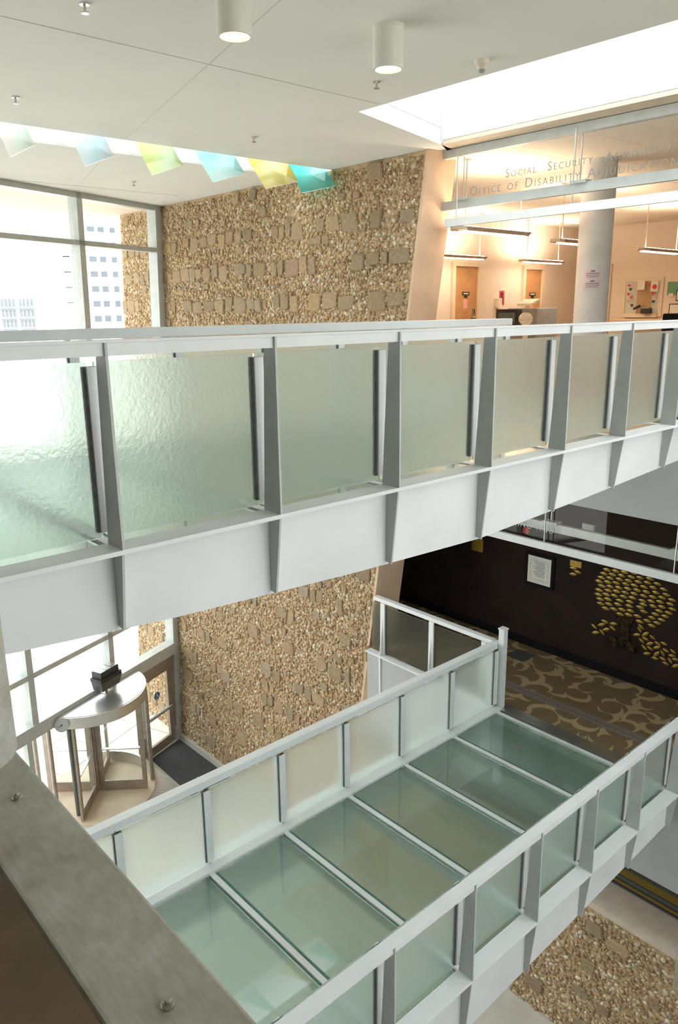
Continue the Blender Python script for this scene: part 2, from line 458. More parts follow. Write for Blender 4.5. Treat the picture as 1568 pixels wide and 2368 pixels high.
# skylight well
sw = MB()
t = 0.06; H = 1.7
sw.prism([(SX1, -6, ZC+0.07), (SX1+t, -6, ZC+0.07), (SX1+t, 9.2, ZC+0.07), (SX1, 9.16, ZC+0.07)], (0, 0, H))
sw.prism([(SX0-t, -6, ZC+0.26), (SX0, -6, ZC+0.26), (SX0, 8.44, ZC+0.26), (SX0-t, 8.44, ZC+0.26)], (0, 0, H-0.2))
sw.build('skylight_well', m_wellwhite, ceil)
MB().prism([(SX0, 8.44, ZC+0.26), (SX1, 9.16, ZC+0.26), (SX1, 9.24, ZC+0.26), (SX0, 8.52, ZC+0.26)], (0, 0, H-0.2)).build('skylight_end', m_wellwhite, ceil)
MB().box(SX1-0.02, SX1-0.005, 9.13, 9.15, ZC+0.02, ZC+H).build('skylight_corner_bead', m_seam, ceil)
# slot well
sl = MB()
sl.box(-4, 10.7, 11.99, 12.05, ZC+0.26, ZC+1.3).box(-4, 10.7, 13.05, 13.11, ZC+0.26, ZC+1.3).box(10.7, 10.76, 12.0, 13.1, ZC+0.26, ZC+1.3)
sl.build('slot_well', m_wellwhite, ceil)
MB().box(-4, 10.7, 13.04, 13.05, ZC-0.012, ZC+0.03).build('slot_lip', m_seam, ceil)
def seam(a, b, w=0.012):
    a = Vector((*a, ZC-0.004)); b = Vector((*b, ZC-0.004)); d = (b-a).normalized(); n = Vector((-d.y, d.x, 0))*w/2
    MB().prism([a-n, b-n, b+n, a+n], (0, 0, 0.003)).build('seam', m_seam, ceil)
seam((4.0, 3.1), (6.24, 11.95)); seam((0, 7.97), (7.9, 7.97)); seam((6.5, 13.1), (7.5, 16.55)); seam((3, 17.3-0.4), (10, 16.75))
# exterior roof overhang beyond the window wall
q = [wp(-14, 0.22, ZC), wp(0.9, 0.22, ZC), Vector((11.6, 21.9, ZC)), wp(-14, 5.2, ZC)]
st(MB().prism(q, (0, 0, 0.3)).build('ceiling_overhang', simple('rosy_soffit', (0.78, 0.66, 0.56), 0.85, var=0.02)))

# unseen atrium walls added behind and beside the camera to shape the light
m_plaster = simple('warm_grey_plaster', (0.42, 0.38, 0.33), 0.85, var=0.04)
st(MB().box(-4.2, -4.0, -6, 14.0, ZG, ZC+0.2).build('wall_left_unseen', simple('dark_light_block', (0.085, 0.07, 0.055), 0.85, var=0.06)))  # unseen; added and kept dark so the post sides get little light
wfr = thing('wall_front_unseen', (4, -6.1, ZG), kind='structure')  # unseen; its glazing is added to light the girder faces
MB().box(-4.0, 12.8, -6.2, -6.0, ZG, -6.0).build('wall_panel', m_plaster, wfr)
MB().box(-4.0, 1.2, -6.2, -6.0, -6.0, ZC+0.2).build('wall_panel', m_plaster, wfr)
MB().box(10.2, 12.8, -6.2, -6.0, -6.0, ZC+0.2).build('wall_panel', m_plaster, wfr)
for k_ in range(6): MB().box(1.2+1.8*k_-0.06, 1.2+1.8*k_+0.06, -6.2, -6.0, -6.0, ZC).build('mullion', m_alu, wfr)
for z_ in (-5.95, -3.6, -1.2, 2.6): MB().box(1.2, 10.2, -6.2, -6.0, z_-0.06, z_+0.06).build('transom', m_alu, wfr)
MB().box(1.2, 10.2, -6.11, -6.09, -6.0, ZC).build('pane', m_clear, wfr)

# ------------------------------------------------------------------ stone wall
def wx(z): return 10.0 + 0.041*(z-ZG)
def wy(z): return 9.55 + 0.115*(ZC-z)
YE = 21.0
wall = thing('wall_back', (10.3, 15, ZG), kind='structure')
def wall_core(y_end, name, mat):
    z0, z1 = ZG-0.2, ZC-0.005
    lo = [(wx(z0), wy(z0), z0), (wx(z0)+0.64, wy(z0)-0.06, z0), (wx(z0)+0.64, y_end, z0), (wx(z0), y_end, z0)]
    hi = [(wx(z1), wy(z1), z1), (wx(z1)+0.64, wy(z1)-0.06, z1), (wx(z1)+0.64, y_end, z1), (wx(z1), y_end, z1)]
    return MB().hexa(lo, hi).build(name, mat, wall)
wall_core(YE, 'wall_core', m_mortar)
# smooth end cap
z0, z1 = ZG, ZC-0.006
capm = MB()
capm.hexa([(wx(z0)-0.02, wy(z0)-0.05, z0), (wx(z0)+0.66, wy(z0)-0.11, z0), (wx(z0)+0.66, wy(z0), z0), (wx(z0)-0.02, wy(z0)+0.012, z0)],
          [(wx(z1)-0.02, wy(z1)-0.05, z1), (wx(z1)+0.66, wy(z1)-0.11, z1), (wx(z1)+0.66, wy(z1), z1), (wx(z1)-0.02, wy(z1)+0.012, z1)])
capm.build('end_cap', m_cap, wall)

rng = np.random.default_rng(7)
def ico():
    bm = bmesh.new(); bmesh.ops.create_icosphere(bm, subdivisions=1, radius=1.0)
    v = np.array([x.co[:] for x in bm.verts]); f = np.array([[x.index for x in p.verts] for p in bm.faces]); bm.free()
    return v, f
IV, IF = ico()
def np_mesh(name, verts, faces, mat, parent):
    v = verts.copy(); v[:, 2] += G; v *= S
    c = np.array([(v[:,0].min()+v[:,0].max())/2, (v[:,1].min()+v[:,1].max())/2, v[:,2].min()])
    me = bpy.data.meshes.new(name)
    me.vertices.add(len(v)); me.vertices.foreach_set('co', (v-c).ravel())
    nf = len(faces); me.loops.add(nf*3); me.polygons.add(nf)
    me.loops.foreach_set('vertex_index', faces.ravel().astype(np.int32))
    me.polygons.foreach_set('loop_start', np.arange(0, nf*3, 3, dtype=np.int32))
    me.update(calc_edges=True)
    me.materials.append(mat)
    o = bpy.data.objects.new(name, me); COL.objects.link(o); put(o, Vector(c), parent)
    return o
def pebbles(cy, cz, cx, sy, sz, sx):
    n = len(cy)
    V = np.repeat(IV[None], n, 0)
    V = V*(1 + rng.uniform(-0.28, 0.28, (n, 12, 1)))
    a = rng.uniform(-0.9, 0.9, n); ca, sa = np.cos(a)[:, None], np.sin(a)[:, None]
    y = V[:,:,1]*sy[:,None]; z = V[:,:,2]*sz[:,None]
    P = np.stack([cx[:,None] + V[:,:,0]*sx[:,None], cy[:,None] + y*ca - z*sa, cz[:,None] + y*sa + z*ca], 2)
    Fc = (IF[None] + (np.arange(n)*12)[:,None,None]).reshape(-1, 3)
    return P.reshape(-1, 3), Fc
def scatter(y0f, y1, z0, z1, xf, step, big):
    ny = int((y1-8.5)/step); nz = int((z1-z0)/step)
    gy, gz = np.meshgrid(np.arange(ny)*step + 8.5, np.arange(nz)*step + z0 + step/2)
    gy = (gy + rng.uniform(-0.45, 0.45, gy.shape)*step).ravel(); gz = (gz + rng.uniform(-0.4, 0.4, gz.shape)*step).ravel()
    keep = (gy > y0f(gz)+0.05) & (gy < y1)
    for (by, bz, bw, bh) in big:
        keep &= ~((np.abs(gy-by) < bw*0.42) & (np.abs(gz-bz) < bh*0.40))
    gy, gz = gy[keep], gz[keep]
    n = len(gy); s = rng.uniform(0.5, 1.15, n)*step*0.62
    return pebbles(gy, gz, xf(gz)-0.005, s*rng.uniform(0.8, 1.5, n), s*rng.uniform(0.7, 1.1, n), s*rng.uniform(0.5, 1.0, n))
# courses of big flat stones
random.seed(5)
big = []
zc = ZG + 0.55
while zc < ZC-0.1:
    y = wy(zc) + 0.12
    while y < YE-0.2:
        w_ = random.uniform(0.17, 0.52); h_ = random.uniform(0.24, 0.40)
        if random.random() < (0.85 if zc > -3 else 0.5):
            big.append((y+w_/2, zc + random.uniform(-0.05, 0.05), w_, h_))
        y += w_ + random.uniform(-0.01, 0.07)
    if random.random() < 0.9:
        for k in range(6):
            yy = random.uniform(wy(zc)+0.3, YE-0.3)
            big.append((yy, zc + random.uniform(0.28, 0.5), random.uniform(0.14, 0.3), random.uniform(0.12, 0.22)))
    zc += random.uniform(0.72, 0.86)
big = [b for b in big if b[1] < ZC-b[3]*0.6]
P, Fc = scatter(wy, YE, ZG, ZC-0.06, wx, 0.070, big)
o = np_mesh('gravel', P, Fc, m_rubble, wall); o['kind'] = 'stuff'
# stone shapes shared between alike stones
def stone_shape(k):
    r = random.Random(k); out = []
    for sx_, sy_ in ((1, 1), (-1, 1), (-1, -1), (1, -1)):
        c1, c2 = r.uniform(0.03, 0.22), r.uniform(0.03, 0.22); jx, jy = r.uniform(0.42, 0.53), r.uniform(0.42, 0.53)
        pa, pb = (sx_*jx, sy_*(jy-c1)), (sx_*(jx-c2), sy_*jy)
        out += [pa, pb] if sx_*sy_ > 0 else [pb, pa]
    n = len(out); jit = [1.0]*n
    bm = bmesh.new()
    back = [bm.verts.new((0.05, p[0]*j, p[1]*j)) for p, j in zip(out, jit)]
    mid = [bm.verts.new((-0.030+r.uniform(-.006,.006), p[0]*j, p[1]*j)) for p, j in zip(out, jit)]
    fr = [bm.verts.new((-0.052+r.uniform(-.012,.012), p[0]*j*0.88, p[1]*j*0.88)) for p, j in zip(out, jit)]
    c = bm.verts.new((-0.055, 0, 0))
    for i in range(n):
        j2 = (i+1) % n
        bm.faces.new((back[i], back[j2], mid[j2], mid[i])); bm.faces.new((mid[i], mid[j2], fr[j2], fr[i])); bm.faces.new((fr[i], fr[j2], c))
    bmesh.ops.recalc_face_normals(bm, faces=bm.faces[:])
    for v in bm.verts: v.co *= S
    me = bpy.data.meshes.new('stone'); bm.to_mesh(me); bm.free(); me.materials.append(m_stone)
    return me
shapes = [stone_shape(k) for k in range(10)]
def dist_seen(b):
    vis = (-0.4 < b[1] < ZC and b[0] < 21) or (b[1] < -4.6 and b[0] < 18.6)
    return (0 if vis else 1, -(b[2]*b[3])/(10+b[0]))
big.sort(key=dist_seen)
rest_v, rest_f = [], []
for i, (y, z, w_, h_) in enumerate(big):
    if i < 295:
        o = bpy.data.objects.new('stone', shapes[i % 10]); COL.objects.link(o)
        put(o, WS((wx(z), y, z)), wall); o.scale = (random.uniform(0.7, 1.1), w_, h_)
    else:
        me = shapes[i % 10]; k = sum(len(q) for q in rest_v)
        vv = np.array([v.co[:] for v in me.vertices])/S
        rest_v.append(vv*np.array([1, w_, h_]) + np.array([wx(z), y, z]))
        for p in me.polygons:
            ids = list(p.vertices)
            for q in range(1, len(ids)-1): rest_f.append((k+ids[0], k+ids[q], k+ids[q+1]))
o = np_mesh('far_stones', np.concatenate(rest_v), np.array(rest_f), m_stonejoin, wall); o['kind'] = 'stuff'
# conduit pipes fixed on the stone
MB().cyl((wx(-11.5)-0.04, 17.2, -11.2), (wx(-11)-0.04, 17.2, -10.75), 0.02, n=10).build('wall_conduit', m_ivory, wall)
st(MB().box(9.9, 10.06, 11.2, 18.4, ZG, ZG+0.14).build('baseboard_back', m_concrete))

# ------------------------------------------------------------------ office slabs, floors, lower stone wall
def slab(z0, z1, x1, y1, name, mat):
    ye = wy(z0)-0.12; xs_ = wx(z1)+0.68
    return st(MB().prism([(10.0, -6, z0), (x1, -6, z0), (x1, y1, z0), (xs_, y1, z0), (xs_, ye, z0), (10.0, ye, z0)], (0, 0, z1-z0)).build(name, mat))
slab(-1.62, ZU-0.012, 25.5, 16, 'floor_upper_office', m_carpet)
st(MB().box(9.97, 10.0, -6, 9.75, -2.84, -1.33).build('trim_1', m_greypaint))
slab(-2.83, -2.75, 12.75, 12.5, 'ceiling_lower_office', m_ceiling)
slab(-7.0, ZL-0.012, 12.75, 12.5, 'floor_lower_office', m_carpet)
st(MB().box(10.74, 10.97, -6, 12.4, ZL-0.011, ZL-0.006).build('trim_2', m_carpetband))
st(MB().box(10.845, 10.853, -6, 12.4, ZL-0.006, ZL-0.003).build('trim_3', m_dark))
th = MB().box(9.96, 10.06, 4.1, 7.25, ZL-0.02, ZL+0.004).box(10.07, 10.2, 4.1, 7.25, ZL-0.02, ZL+0.004)
st(th.build('trim_4', m_steel))
st(MB().box(9.97, 10.0, -6, 10.4, -8.38, -6.72).build('trim_5', m_greypaint))
st(MB().box(12.55, 12.75, -6, 13.0, ZL-0.1, -2.76).build('wall_lower_office', m_darkwall))
st(MB().box(12.52, 12.55, -6, 12.9, ZL, ZL+0.16).build('baseboard_lower_office', m_black))
st(MB().box(10.9, 12.6, 12.3, 12.5, ZL-0.1, -2.76).build('wall_lower_office_end', m_darkwall))
slab(-8.38, -8.30, 12.7, 12.4, 'ceiling_undercroft', m_ceiling)
st(MB().box(12.5, 12.7, -6, 12.4, ZG, -8.38).build('wall_undercroft', m_darkwall))
low = thing('wall_right', (9.95, 2, ZG), kind='structure')
MB().box(9.95, 10.6, -6, 10.75, ZG-0.2, -9.47).build('wall_core', m_mortar, low)
MB().box(9.93, 10.58, -6, 10.7, -9.47, -9.35).build('ledge', simple('tan_ledge', (0.60, 0.50, 0.40), 0.8, var=0.05), low)
st(MB().box(10.58, 12.5, -6, 10.7, -9.6, -9.36).build('floor_undercroft', m_stripes))
lowbig = []
for zc in (-11.75, -11.15, -10.5, -9.85):
    y = 2.2
    while y < 10.4:
        w_ = random.uniform(0.16, 0.42); h_ = random.uniform(0.18, 0.3)
        if random.random() < 0.55: lowbig.append((y+w_/2, zc + random.uniform(-0.12, 0.12), w_, h_))
        y += w_ + random.uniform(0.05, 0.3)
sy = 8.5
def scat2():
    step = 0.072
    gy, gz = np.meshgrid(np.arange(1.0, 10.7, step), np.arange(ZG+0.04, -9.5, step))
    gy = (gy + rng.uniform(-0.45, 0.45, gy.shape)*step).ravel(); gz = (gz + rng.uniform(-0.4, 0.4, gz.shape)*step).ravel()
    keep = np.ones(len(gy), bool)
    for (by, bz, bw, bh) in lowbig: keep &= ~((np.abs(gy-by) < bw*0.37) & (np.abs(gz-bz) < bh*0.37))
    gy, gz = gy[keep], gz[keep]; n = len(gy); s = rng.uniform(0.5, 1.15, n)*step*0.62
    return pebbles(gy, gz, np.full(n, 9.945), s*rng.uniform(0.8, 1.6, n), s*rng.uniform(0.6, 1.0, n), s*rng.uniform(0.5, 1.0, n))
P, Fc = scat2()
o = np_mesh('gravel', P, Fc, m_rubble, low); o['kind'] = 'stuff'
for i, (y, z, w_, h_) in enumerate(lowbig):
    o = bpy.data.objects.new('stone', shapes[i % 10]); COL.objects.link(o)
    put(o, WS((9.95, y, z)), low); o.scale = (0.9, w_, h_)

# ------------------------------------------------------------------ footbridges
def bridge(zf, label, yo, wy_, px0, pitch, n, depth, far_dx, x_end):
    root = thing('footbridge', (5.3, 5.6, zf-0.9), label, 'footbridge')
    xs = [px0 + pitch*i for i in range(n)]
    xa = 0.72; xb = x_end
    yg = yo + 0.22           # near glass plane
    yfo = yo + 3.50          # far outer flange edge
    ygf = yfo - 0.18         # far glass plane
    yin = ygf - 0.15         # inner edge of the far flange
    zr = zf + 1.185          # rail top
    # girders
    for side in (0, 1):
        y = wy_ if side == 0 else yfo - 0.14
        pts = [(x, y, zf-0.025) for x in (xa, xb)][::-1]
        pts = [(xb, y, zf-0.025), (xa, y, zf-0.025)] + [(x, y, zf-d) for x, d in depth]
        MB().prism(pts, (0, 0.025, 0)).build('girder', m_fascia, root)
        if side == 0:
            MB().box(xa, xb, yo, yo+0.20, zf-0.03, zf).build('flange', m_white, root, bevel=0.004)
            MB().box(xa, xb, yo+0.01, yo+0.13, zr-0.014, zr).box(xa, xb, yo+0.022, yo+0.05, zr-0.085, zr-0.014).build('handrail', m_white, root)
        else:
            MB().box(xa, 10.0, yin, yfo, zf-0.03, zf+0.02).build('flange', m_white, root, bevel=0.004)
            MB().box(xa, 10.13, yfo-0.18, yfo-0.05, zr-0.10, zr).build('handrail', m_white, root, bevel=0.006)
    # posts, stiffeners, clamps
    def blade(x, y0, s):
        MBt = MB().prism([(x-0.008, y0, zf), (x-0.008, y0+s*0.185, zf), (x-0.008, y0+s*0.125, zr-0.09), (x-0.008, y0+s*0.125, zr-0.016), (x-0.008, y0+s*0.005, zr-0.016)], (0.016, 0, 0))
        return MBt
    def depth_at(x):
        for (a, da), (b, db) in zip(depth[:-1], depth[1:]):
            if a <= x <= b: return da + (db-da)*(x-a)/(b-a)
        return depth[-1][1]
    bl = blade(xs[0], yo, 1).build('post', m_blade, root)
    cl = MB().box(xs[0]-0.036, xs[0]+0.036, yg-0.026, yg-0.010, zf+0.07, zr-0.15).build('glass_clamp', m_white, root)
    ga = MB().box(xs[0]-0.052, xs[0]+0.052, yg-0.010, yg+0.030, zf+0.07, zr-0.15).build('gasket', m_gasket, root)
    ci = MB().box(xs[0]-0.036, xs[0]+0.036, yg+0.030, yg+0.046, zf+0.07, zr-0.15).build('glass_clamp', m_white, root)
    for i, x in enumerate(xs):
        if i:
            d = (x-xs[0], 0, 0)
            dup(bl, d); dup(cl, d); dup(ga, d); dup(ci, d)
        db = depth_at(x)
        MB().prism([(x-0.008, yo+0.012, zf-0.03), (x-0.008, wy_, zf-0.03), (x-0.008, wy_, zf-db+0.03), (x-0.008, wy_-0.062, zf-db+0.015)], (0.016, 0, 0)).build('stiffener', m_blade, root)
    fx = [x+far_dx for x in xs if x+far_dx < 10.05]
    blf = blade(fx[0], yfo-0.02, -1).build('post', m_blade, root)
    clf = MB().box(fx[0]-0.048, fx[0]+0.048, ygf-0.046, ygf-0.030, zf+0.07, zr-0.12).build('glass_clamp', m_white, root)
    gaf = MB().box(fx[0]-0.058, fx[0]+0.048, ygf-0.030, ygf+0.010, zf+0.07, zr-0.12).build('gasket', m_gasket, root)
    for x in fx[1:]:
        d = (x-fx[0], 0, 0); dup(blf, d); dup(clf, d); dup(gaf, d)
    # guard glass
    gl = MB().box(xs[0]+0.02, xs[0]+pitch-0.02, yg, yg+0.020, zf+0.03, zr-0.125).build('guard_glass', m_guard, root)
    for i in range(1, n-1): dup(gl, (pitch*i, 0, 0))
    glf = MB().box(fx[0]+0.02, fx[0]+pitch-0.02, ygf-0.020, ygf, zf+0.03, zr-0.108).build('guard_glass', m_guard, root)
    for i in range(1, len(fx)-1): dup(glf, (pitch*i, 0, 0))
    # deck: cross beams and glass panels
    ya, yb = yo+0.30, ygf-0.03
    bx = [x+0.02 for x in xs]
    bm_ = MB().box(bx[0]-0.034, bx[0]+0.034, yo+0.14, yfo-0.1, zf-0.22, zf-0.004).build('deck_beam', m_white, root)
    dg = MB().box(bx[0]+0.075, bx[0]+pitch-0.065, yo+0.215, yin-0.008, zf-0.055, zf-0.012).build('deck_glass', m_floorglass, root)
    de = MB().box(bx[0]+0.040, bx[0]+0.070, yo+0.215, yin-0.008, zf-0.07, zf-0.03).build('deck_seal', m_glassedge, root)
    df = MB().box(bx[0]+pitch-0.060, bx[0]+pitch-0.040, yo+0.215, yin-0.008, zf-0.07, zf-0.03).build('deck_seal', m_glassedge, root)
    for i in range(1, n):
        d = (pitch*i, 0, 0); dup(bm_, d)
        if i < n-1: dup(dg, d); dup(de, d); dup(df, d)
    return root, zr, yfo, ygf
up_depth = [(0.72, 0.44), (1.22, 0.49), (2.26, 0.57), (3.8, 0.645), (5.37, 0.69), (7.2, 0.61), (9.2, 0.50), (9.98, 0.455)]
lo_depth = [(0.72, 0.60), (2.0, 0.70), (3.8, 0.79), (5.4, 0.84), (7.2, 0.745), (8.87, 0.645), (9.98, 0.58)]
bridge(ZU, 'upper white steel footbridge with frosted glass guards crossing the middle of the view', 3.98, 4.125, 0.72+0.0026, 1.1486, 9, up_depth, 0.06, 9.98)
LB, zrl, yfol, ygfl = bridge(ZL, 'lower white steel footbridge with green glass deck seen from above', 3.90, 4.045, 0.62, 1.155, 9, lo_depth, 0.085, 9.98)

# balustrade along the lower office edge, from the bridge corner to the stone wall
ba = thing('balustrade', (10.1, 8.8, ZL), 'short white balustrade with frosted panels between lower bridge corner and stone wall', 'railing')
zr = ZL+1.185
y1 = 10.28
MB().prism([(10.03, 7.355, zr-0.075), (10.15, 7.355, zr-0.075), (10.15, y1, zr-0.075), (10.03, y1, zr-0.075)], (0, 0, 0.075)).build('handrail', m_white, ba, bevel=0.006)
MB().box(9.93, 10.1, 7.42, 10.42, ZL-0.03, ZL+0.0).build('flange', m_white, ba)
ys = [10.02, 8.74, 7.52]
for i, y in enumerate(ys):
    MB().prism([(9.95, y-0.008, ZL), (10.13, y-0.008, ZL), (10.10, y-0.008, zr-0.075), (10.05, y-0.008, zr-0.075)], (0, 0.016, 0)).build('post', m_white, ba)
    MB().box(10.02, 10.05, y-0.055, y+0.055, ZL+0.0, zr-0.08).build('post', m_white, ba)
    MB().box(10.05, 10.075, y-0.075, y+0.075, ZL+0.06, zr-0.13).build('gasket', m_gasket, ba)
    MB().prism([(9.94, y-0.02, ZL-0.03), (10.0, y-0.02, ZL-0.03), (10.0, y-0.02, ZL-1.2), (9.96, y-0.02, ZL-1.2)], (0, 0.04, 0)).build('stiffener', m_white, ba)
for a, b in ((10.02, 8.74), (8.74, 7.52), (10.38, 10.02)):
    MB().box(10.055, 10.072, b+0.04, a-0.04, ZL+0.05, zr-0.14).build('guard_glass', m_guard, ba)
cp = thing('corner_post', (10.05, 7.17, ZL), 'tall square white post at the corner of the lower railing', 'post')
MB().box(10.01, 10.12, 7.10, 7.21, ZL-0.01, zr+0.26).build('tube', m_white, cp, bevel=0.006)
MB().box(10.0, 10.13, 7.09, 7.22, zr+0.26, zr+0.285).build('post_cap', m_white, cp)

# ------------------------------------------------------------------ glass transoms with lettering over the office openings
def transom(zf, label, lines, head_z):
    r = thing('glass_transom', (10.95, 6.5, zf+2.7), label, 'sign')
    zb = zf+2.79
    MB().box(10.86, 10.93, -6, 9.35 if zf == ZU else 9.9, zb-0.065, zb+0.065).build('lower_rail', m_white, r)
    MB().box(11.02, 11.10, -6, 9.75 if zf == ZU else 10.2, zb+0.23, zb+0.375).build('upper_rail', m_alu, r)
    MB().box(10.9, 11.02, -6, 9.45 if zf == ZU else 10.1, head_z-0.13, head_z).build('head_frame', m_alu, r)
    for y in ((9.12, 6.87, 4.6) if zf == ZU else (7.0, 4.75)):
        MB().cyl((10.90, y, zb), (10.90, y, head_z-0.05), 0.012, n=10).build('hanger_rod', m_steel, r)
        MB().cyl((11.05, y-0.02, zb+0.3), (11.05, y-0.02, head_z-0.05), 0.012, n=10).build('hanger_rod', m_steel, r)
        MB().box(10.98, 11.14, y-0.16, y+0.12, zb+0.365, zb+0.41).build('bracket', m_alu, r)
    for a, b in ((9.4, 6.88), (6.86, 4.61), (4.59, 2.0)):
        MB().box(10.955, 10.967, b, a, zb+0.02, head_z-0.1).build('pane', m_sign_glass, r)
    for (txt, px, py, hpx, mat) in lines:
        cu = bpy.data.curves.new('lettering', 'FONT'); cu.body = txt; cu.small_caps_scale = 0.74; cu.space_character = 1.22; cu.space_word = 1.3
        for k, ch in enumerate(txt):
            if ch.islower(): cu.body_format[k].use_small_caps = True
        p = onX(px, py, 10.945); p2 = onX(px, py-hpx, 10.945)
        cu.size = (p2.z-p.z)*S/0.70; cu.extrude = 0.002; cu.offset = -0.009*cu.size; cu.resolution_u = 3
        to = bpy.data.objects.new('t', cu); COL.objects.link(to)
        bpy.context.view_layer.update()
        me = bpy.data.meshes.new_from_object(to.evaluated_get(bpy.context.evaluated_depsgraph_get()))
        bpy.data.objects.remove(to)
        me.transform(Matrix(((0, 0, -1), (-1, 0, 0), (0, 1, 0))).to_4x4())
        bm = bmesh.new(); bm.from_mesh(me); bm.verts.ensure_lookup_table()
        bmesh.ops.remove_doubles(bm, verts=bm.verts[:], dist=1e-6)
        left = set(bm.verts); isl = []
        while left:
            stack = [left.pop()]; grp = set(stack)
            while stack:
                v = stack.pop()
                for ed in v.link_edges:
                    o2 = ed.other_vert(v)
                    if o2 in left: left.discard(o2); grp.add(o2); stack.append(o2)
            isl.append(grp)
        isl.sort(key=lambda g_: -max(v.co.y for v in g_))
        for grp in isl:
            fs = {f for v in grp for f in v.link_faces}; vs_ = list(grp); idx = {v: n_ for n_, v in enumerate(vs_)}
            c0 = Vector((0, sum(v.co.y for v in vs_)/len(vs_), min(v.co.z for v in vs_)))
            ml = bpy.data.meshes.new('letter'); ml.from_pydata([v.co-c0 for v in vs_], [], [tuple(idx[v] for v in f.verts) for f in fs])
            ml.materials.append(mat)
            lo = bpy.data.objects.new('letter', ml); COL.objects.link(lo); put(lo, WS(p)+c0, r)
        bm.free()
    return r
transom(ZU, 'clear glass transom lettered Social Security Administration on the upper level', [('Social  Security  Administration', 1168, 411, 20, m_letters), ('Office of Disability Adjudication and Review', 1086, 453, 21, m_letters)], 2.65)
transom(ZL, 'clear glass transom with pale etched lettering on the lower level', [('HEARING AND', 1150, 1205, 13, m_letters2)], -2.84)

# ------------------------------------------------------------------ upper office
YW, XW = 14.9, 24.2
st(MB().box(11.2, 25.5, YW, YW+0.2, ZU, 2.6).build('wall_office_doors', m_officewall))
st(MB().box(XW, XW+0.2, 1.0, YW, ZU, 2.6).build('wall_office_counter', m_officewall))
st(MB().box(11.15, 25.5, 0.9, 1.0, ZU, 2.6).build('wall_office_unseen', m_officewall))  # unseen; added to keep sky light from leaking into the office
st(MB().box(11.15, 11.3, 9.9, YW, ZU, 2.6).build('wall_office_stone_side', m_officewall))
oc = thing('ceiling_office', (17, 8, 2.56), kind='structure')
MB().box(11.0, 25.5, 0.8, 15.1, 2.575, 2.72).build('ceiling_board', m_seam, oc)
tile = None
for i in range(9):
    for j in range(9):
        if tile is None: tile = MB().box(11.03, 12.46, 1.02, 2.45, 2.553, 2.575).build('ceiling_tile', m_officeceil, oc)
        else: dup(tile, (1.44*i, 1.44*j+0.0, 0))
k = YW/9.9
def odoor(x0, x1, n):
    d = thing('door_%d' % n, ((x0+x1)/2, YW, ZU), kind='structure')
    zt = ZU+2.53
    MB().box(x0, x1, YW-0.03, YW-0.005, ZU+0.01, zt).build('leaf', m_oak, d)
    MB().box(x0-0.12, x0-0.005, YW-0.09, YW-0.002, ZU, zt+0.12).box(x1+0.005, x1+0.12, YW-0.09, YW-0.002, ZU, zt+0.12).box(x0-0.005, x1+0.005, YW-0.09, YW-0.002, zt+0.005, zt+0.12).build('door_frame', m_frame, d)
    hx = x1-0.14
    h = MB().box(hx-0.06, hx+0.06, YW-0.05, YW-0.03, ZU+1.02, ZU+1.36).build('lock_plate', m_brass, d)
    MB().cyl((hx-0.17, YW-0.11, ZU+1.10), (hx+0.02, YW-0.11, ZU+1.10), 0.022, n=10).cyl((hx, YW-0.11, ZU+1.10), (hx, YW-0.04, ZU+1.10), 0.022, n=10).build('lever', m_brass, h)
    MB().box(hx+0.0, hx+0.04, YW-0.06, YW-0.05, ZU+1.2, ZU+1.34).build('keypad', m_dark, h)
    xc = (x0+x1)/2 - 0.0
    MB().box(xc-0.16, xc+0.16, YW-0.045, YW-0.03, ZU+1.735, ZU+1.83).build('name_plate', m_dark, d)
    MB().box(xc-0.11, xc+0.11, YW-0.047, YW-0.045, ZU+1.765, ZU+1.80).build('name_plate_text', m_ivory, d)
    MB().box(xc-0.10, xc+0.08, YW-0.036, YW-0.03, ZU+1.36, ZU+1.62).build('pink_note', m_pink, d)
    for s_ in (-0.04, 0.03): MB().cyl((xc+s_, YW-0.05, ZU+1.66+abs(s_)), (xc+s_, YW-0.03, ZU+1.66+abs(s_)), 0.035, n=8).build('sticker', m_dark, d)
odoor(17.76, 18.80, 1); odoor(21.18, 22.08, 2)
# wall phone and fire notice
fn = thing('fire_notice', (20.0, YW, ZU+1.5), 'red fire notice with black figure on office wall between the doors', 'sign')
pc = onY(1160, 690, YW)
MB().box(pc.x-0.12, pc.x+0.12, YW-0.012, YW-0.002, pc.z-0.20, pc.z+0.22).build('board', m_red, fn)
MB().box(pc.x-0.12, pc.x+0.12, YW-0.012, YW-0.002, pc.z+0.225, pc.z+0.33).build('top_label', m_paper, fn)
MB().prism([(pc.x-0.08, YW-0.014, pc.z-0.16), (pc.x+0.05, YW-0.014, pc.z-0.16), (pc.x+0.06, YW-0.014, pc.z+0.02), (pc.x+0.0, YW-0.014, pc.z+0.08), (pc.x-0.07, YW-0.014, pc.z+0.02)], (0, 0.002, 0)).build('figure', m_dark, fn)
MB().cyl((pc.x-0.01, YW-0.014, pc.z+0.13), (pc.x-0.01, YW-0.012, pc.z+0.13), 0.05, n=10).build('figure_head', m_dark, fn)
pc = onY(1149, 705, YW)
ph = thing('wall_phone', (pc.x, YW, pc.z-0.2), 'ivory dispenser mounted on office wall below the red notice', 'dispenser')
MB().box(pc.x-0.10, pc.x+0.10, YW-0.13, YW, pc.z-0.10, pc.z+0.2).build('cover', m_ivory, ph, bevel=0.02)
MB().box(pc.x-0.05, pc.x+0.14, YW-0.17, YW-0.05, pc.z-0.2, pc.z-0.08).build('tray', m_ivory, ph, bevel=0.02)
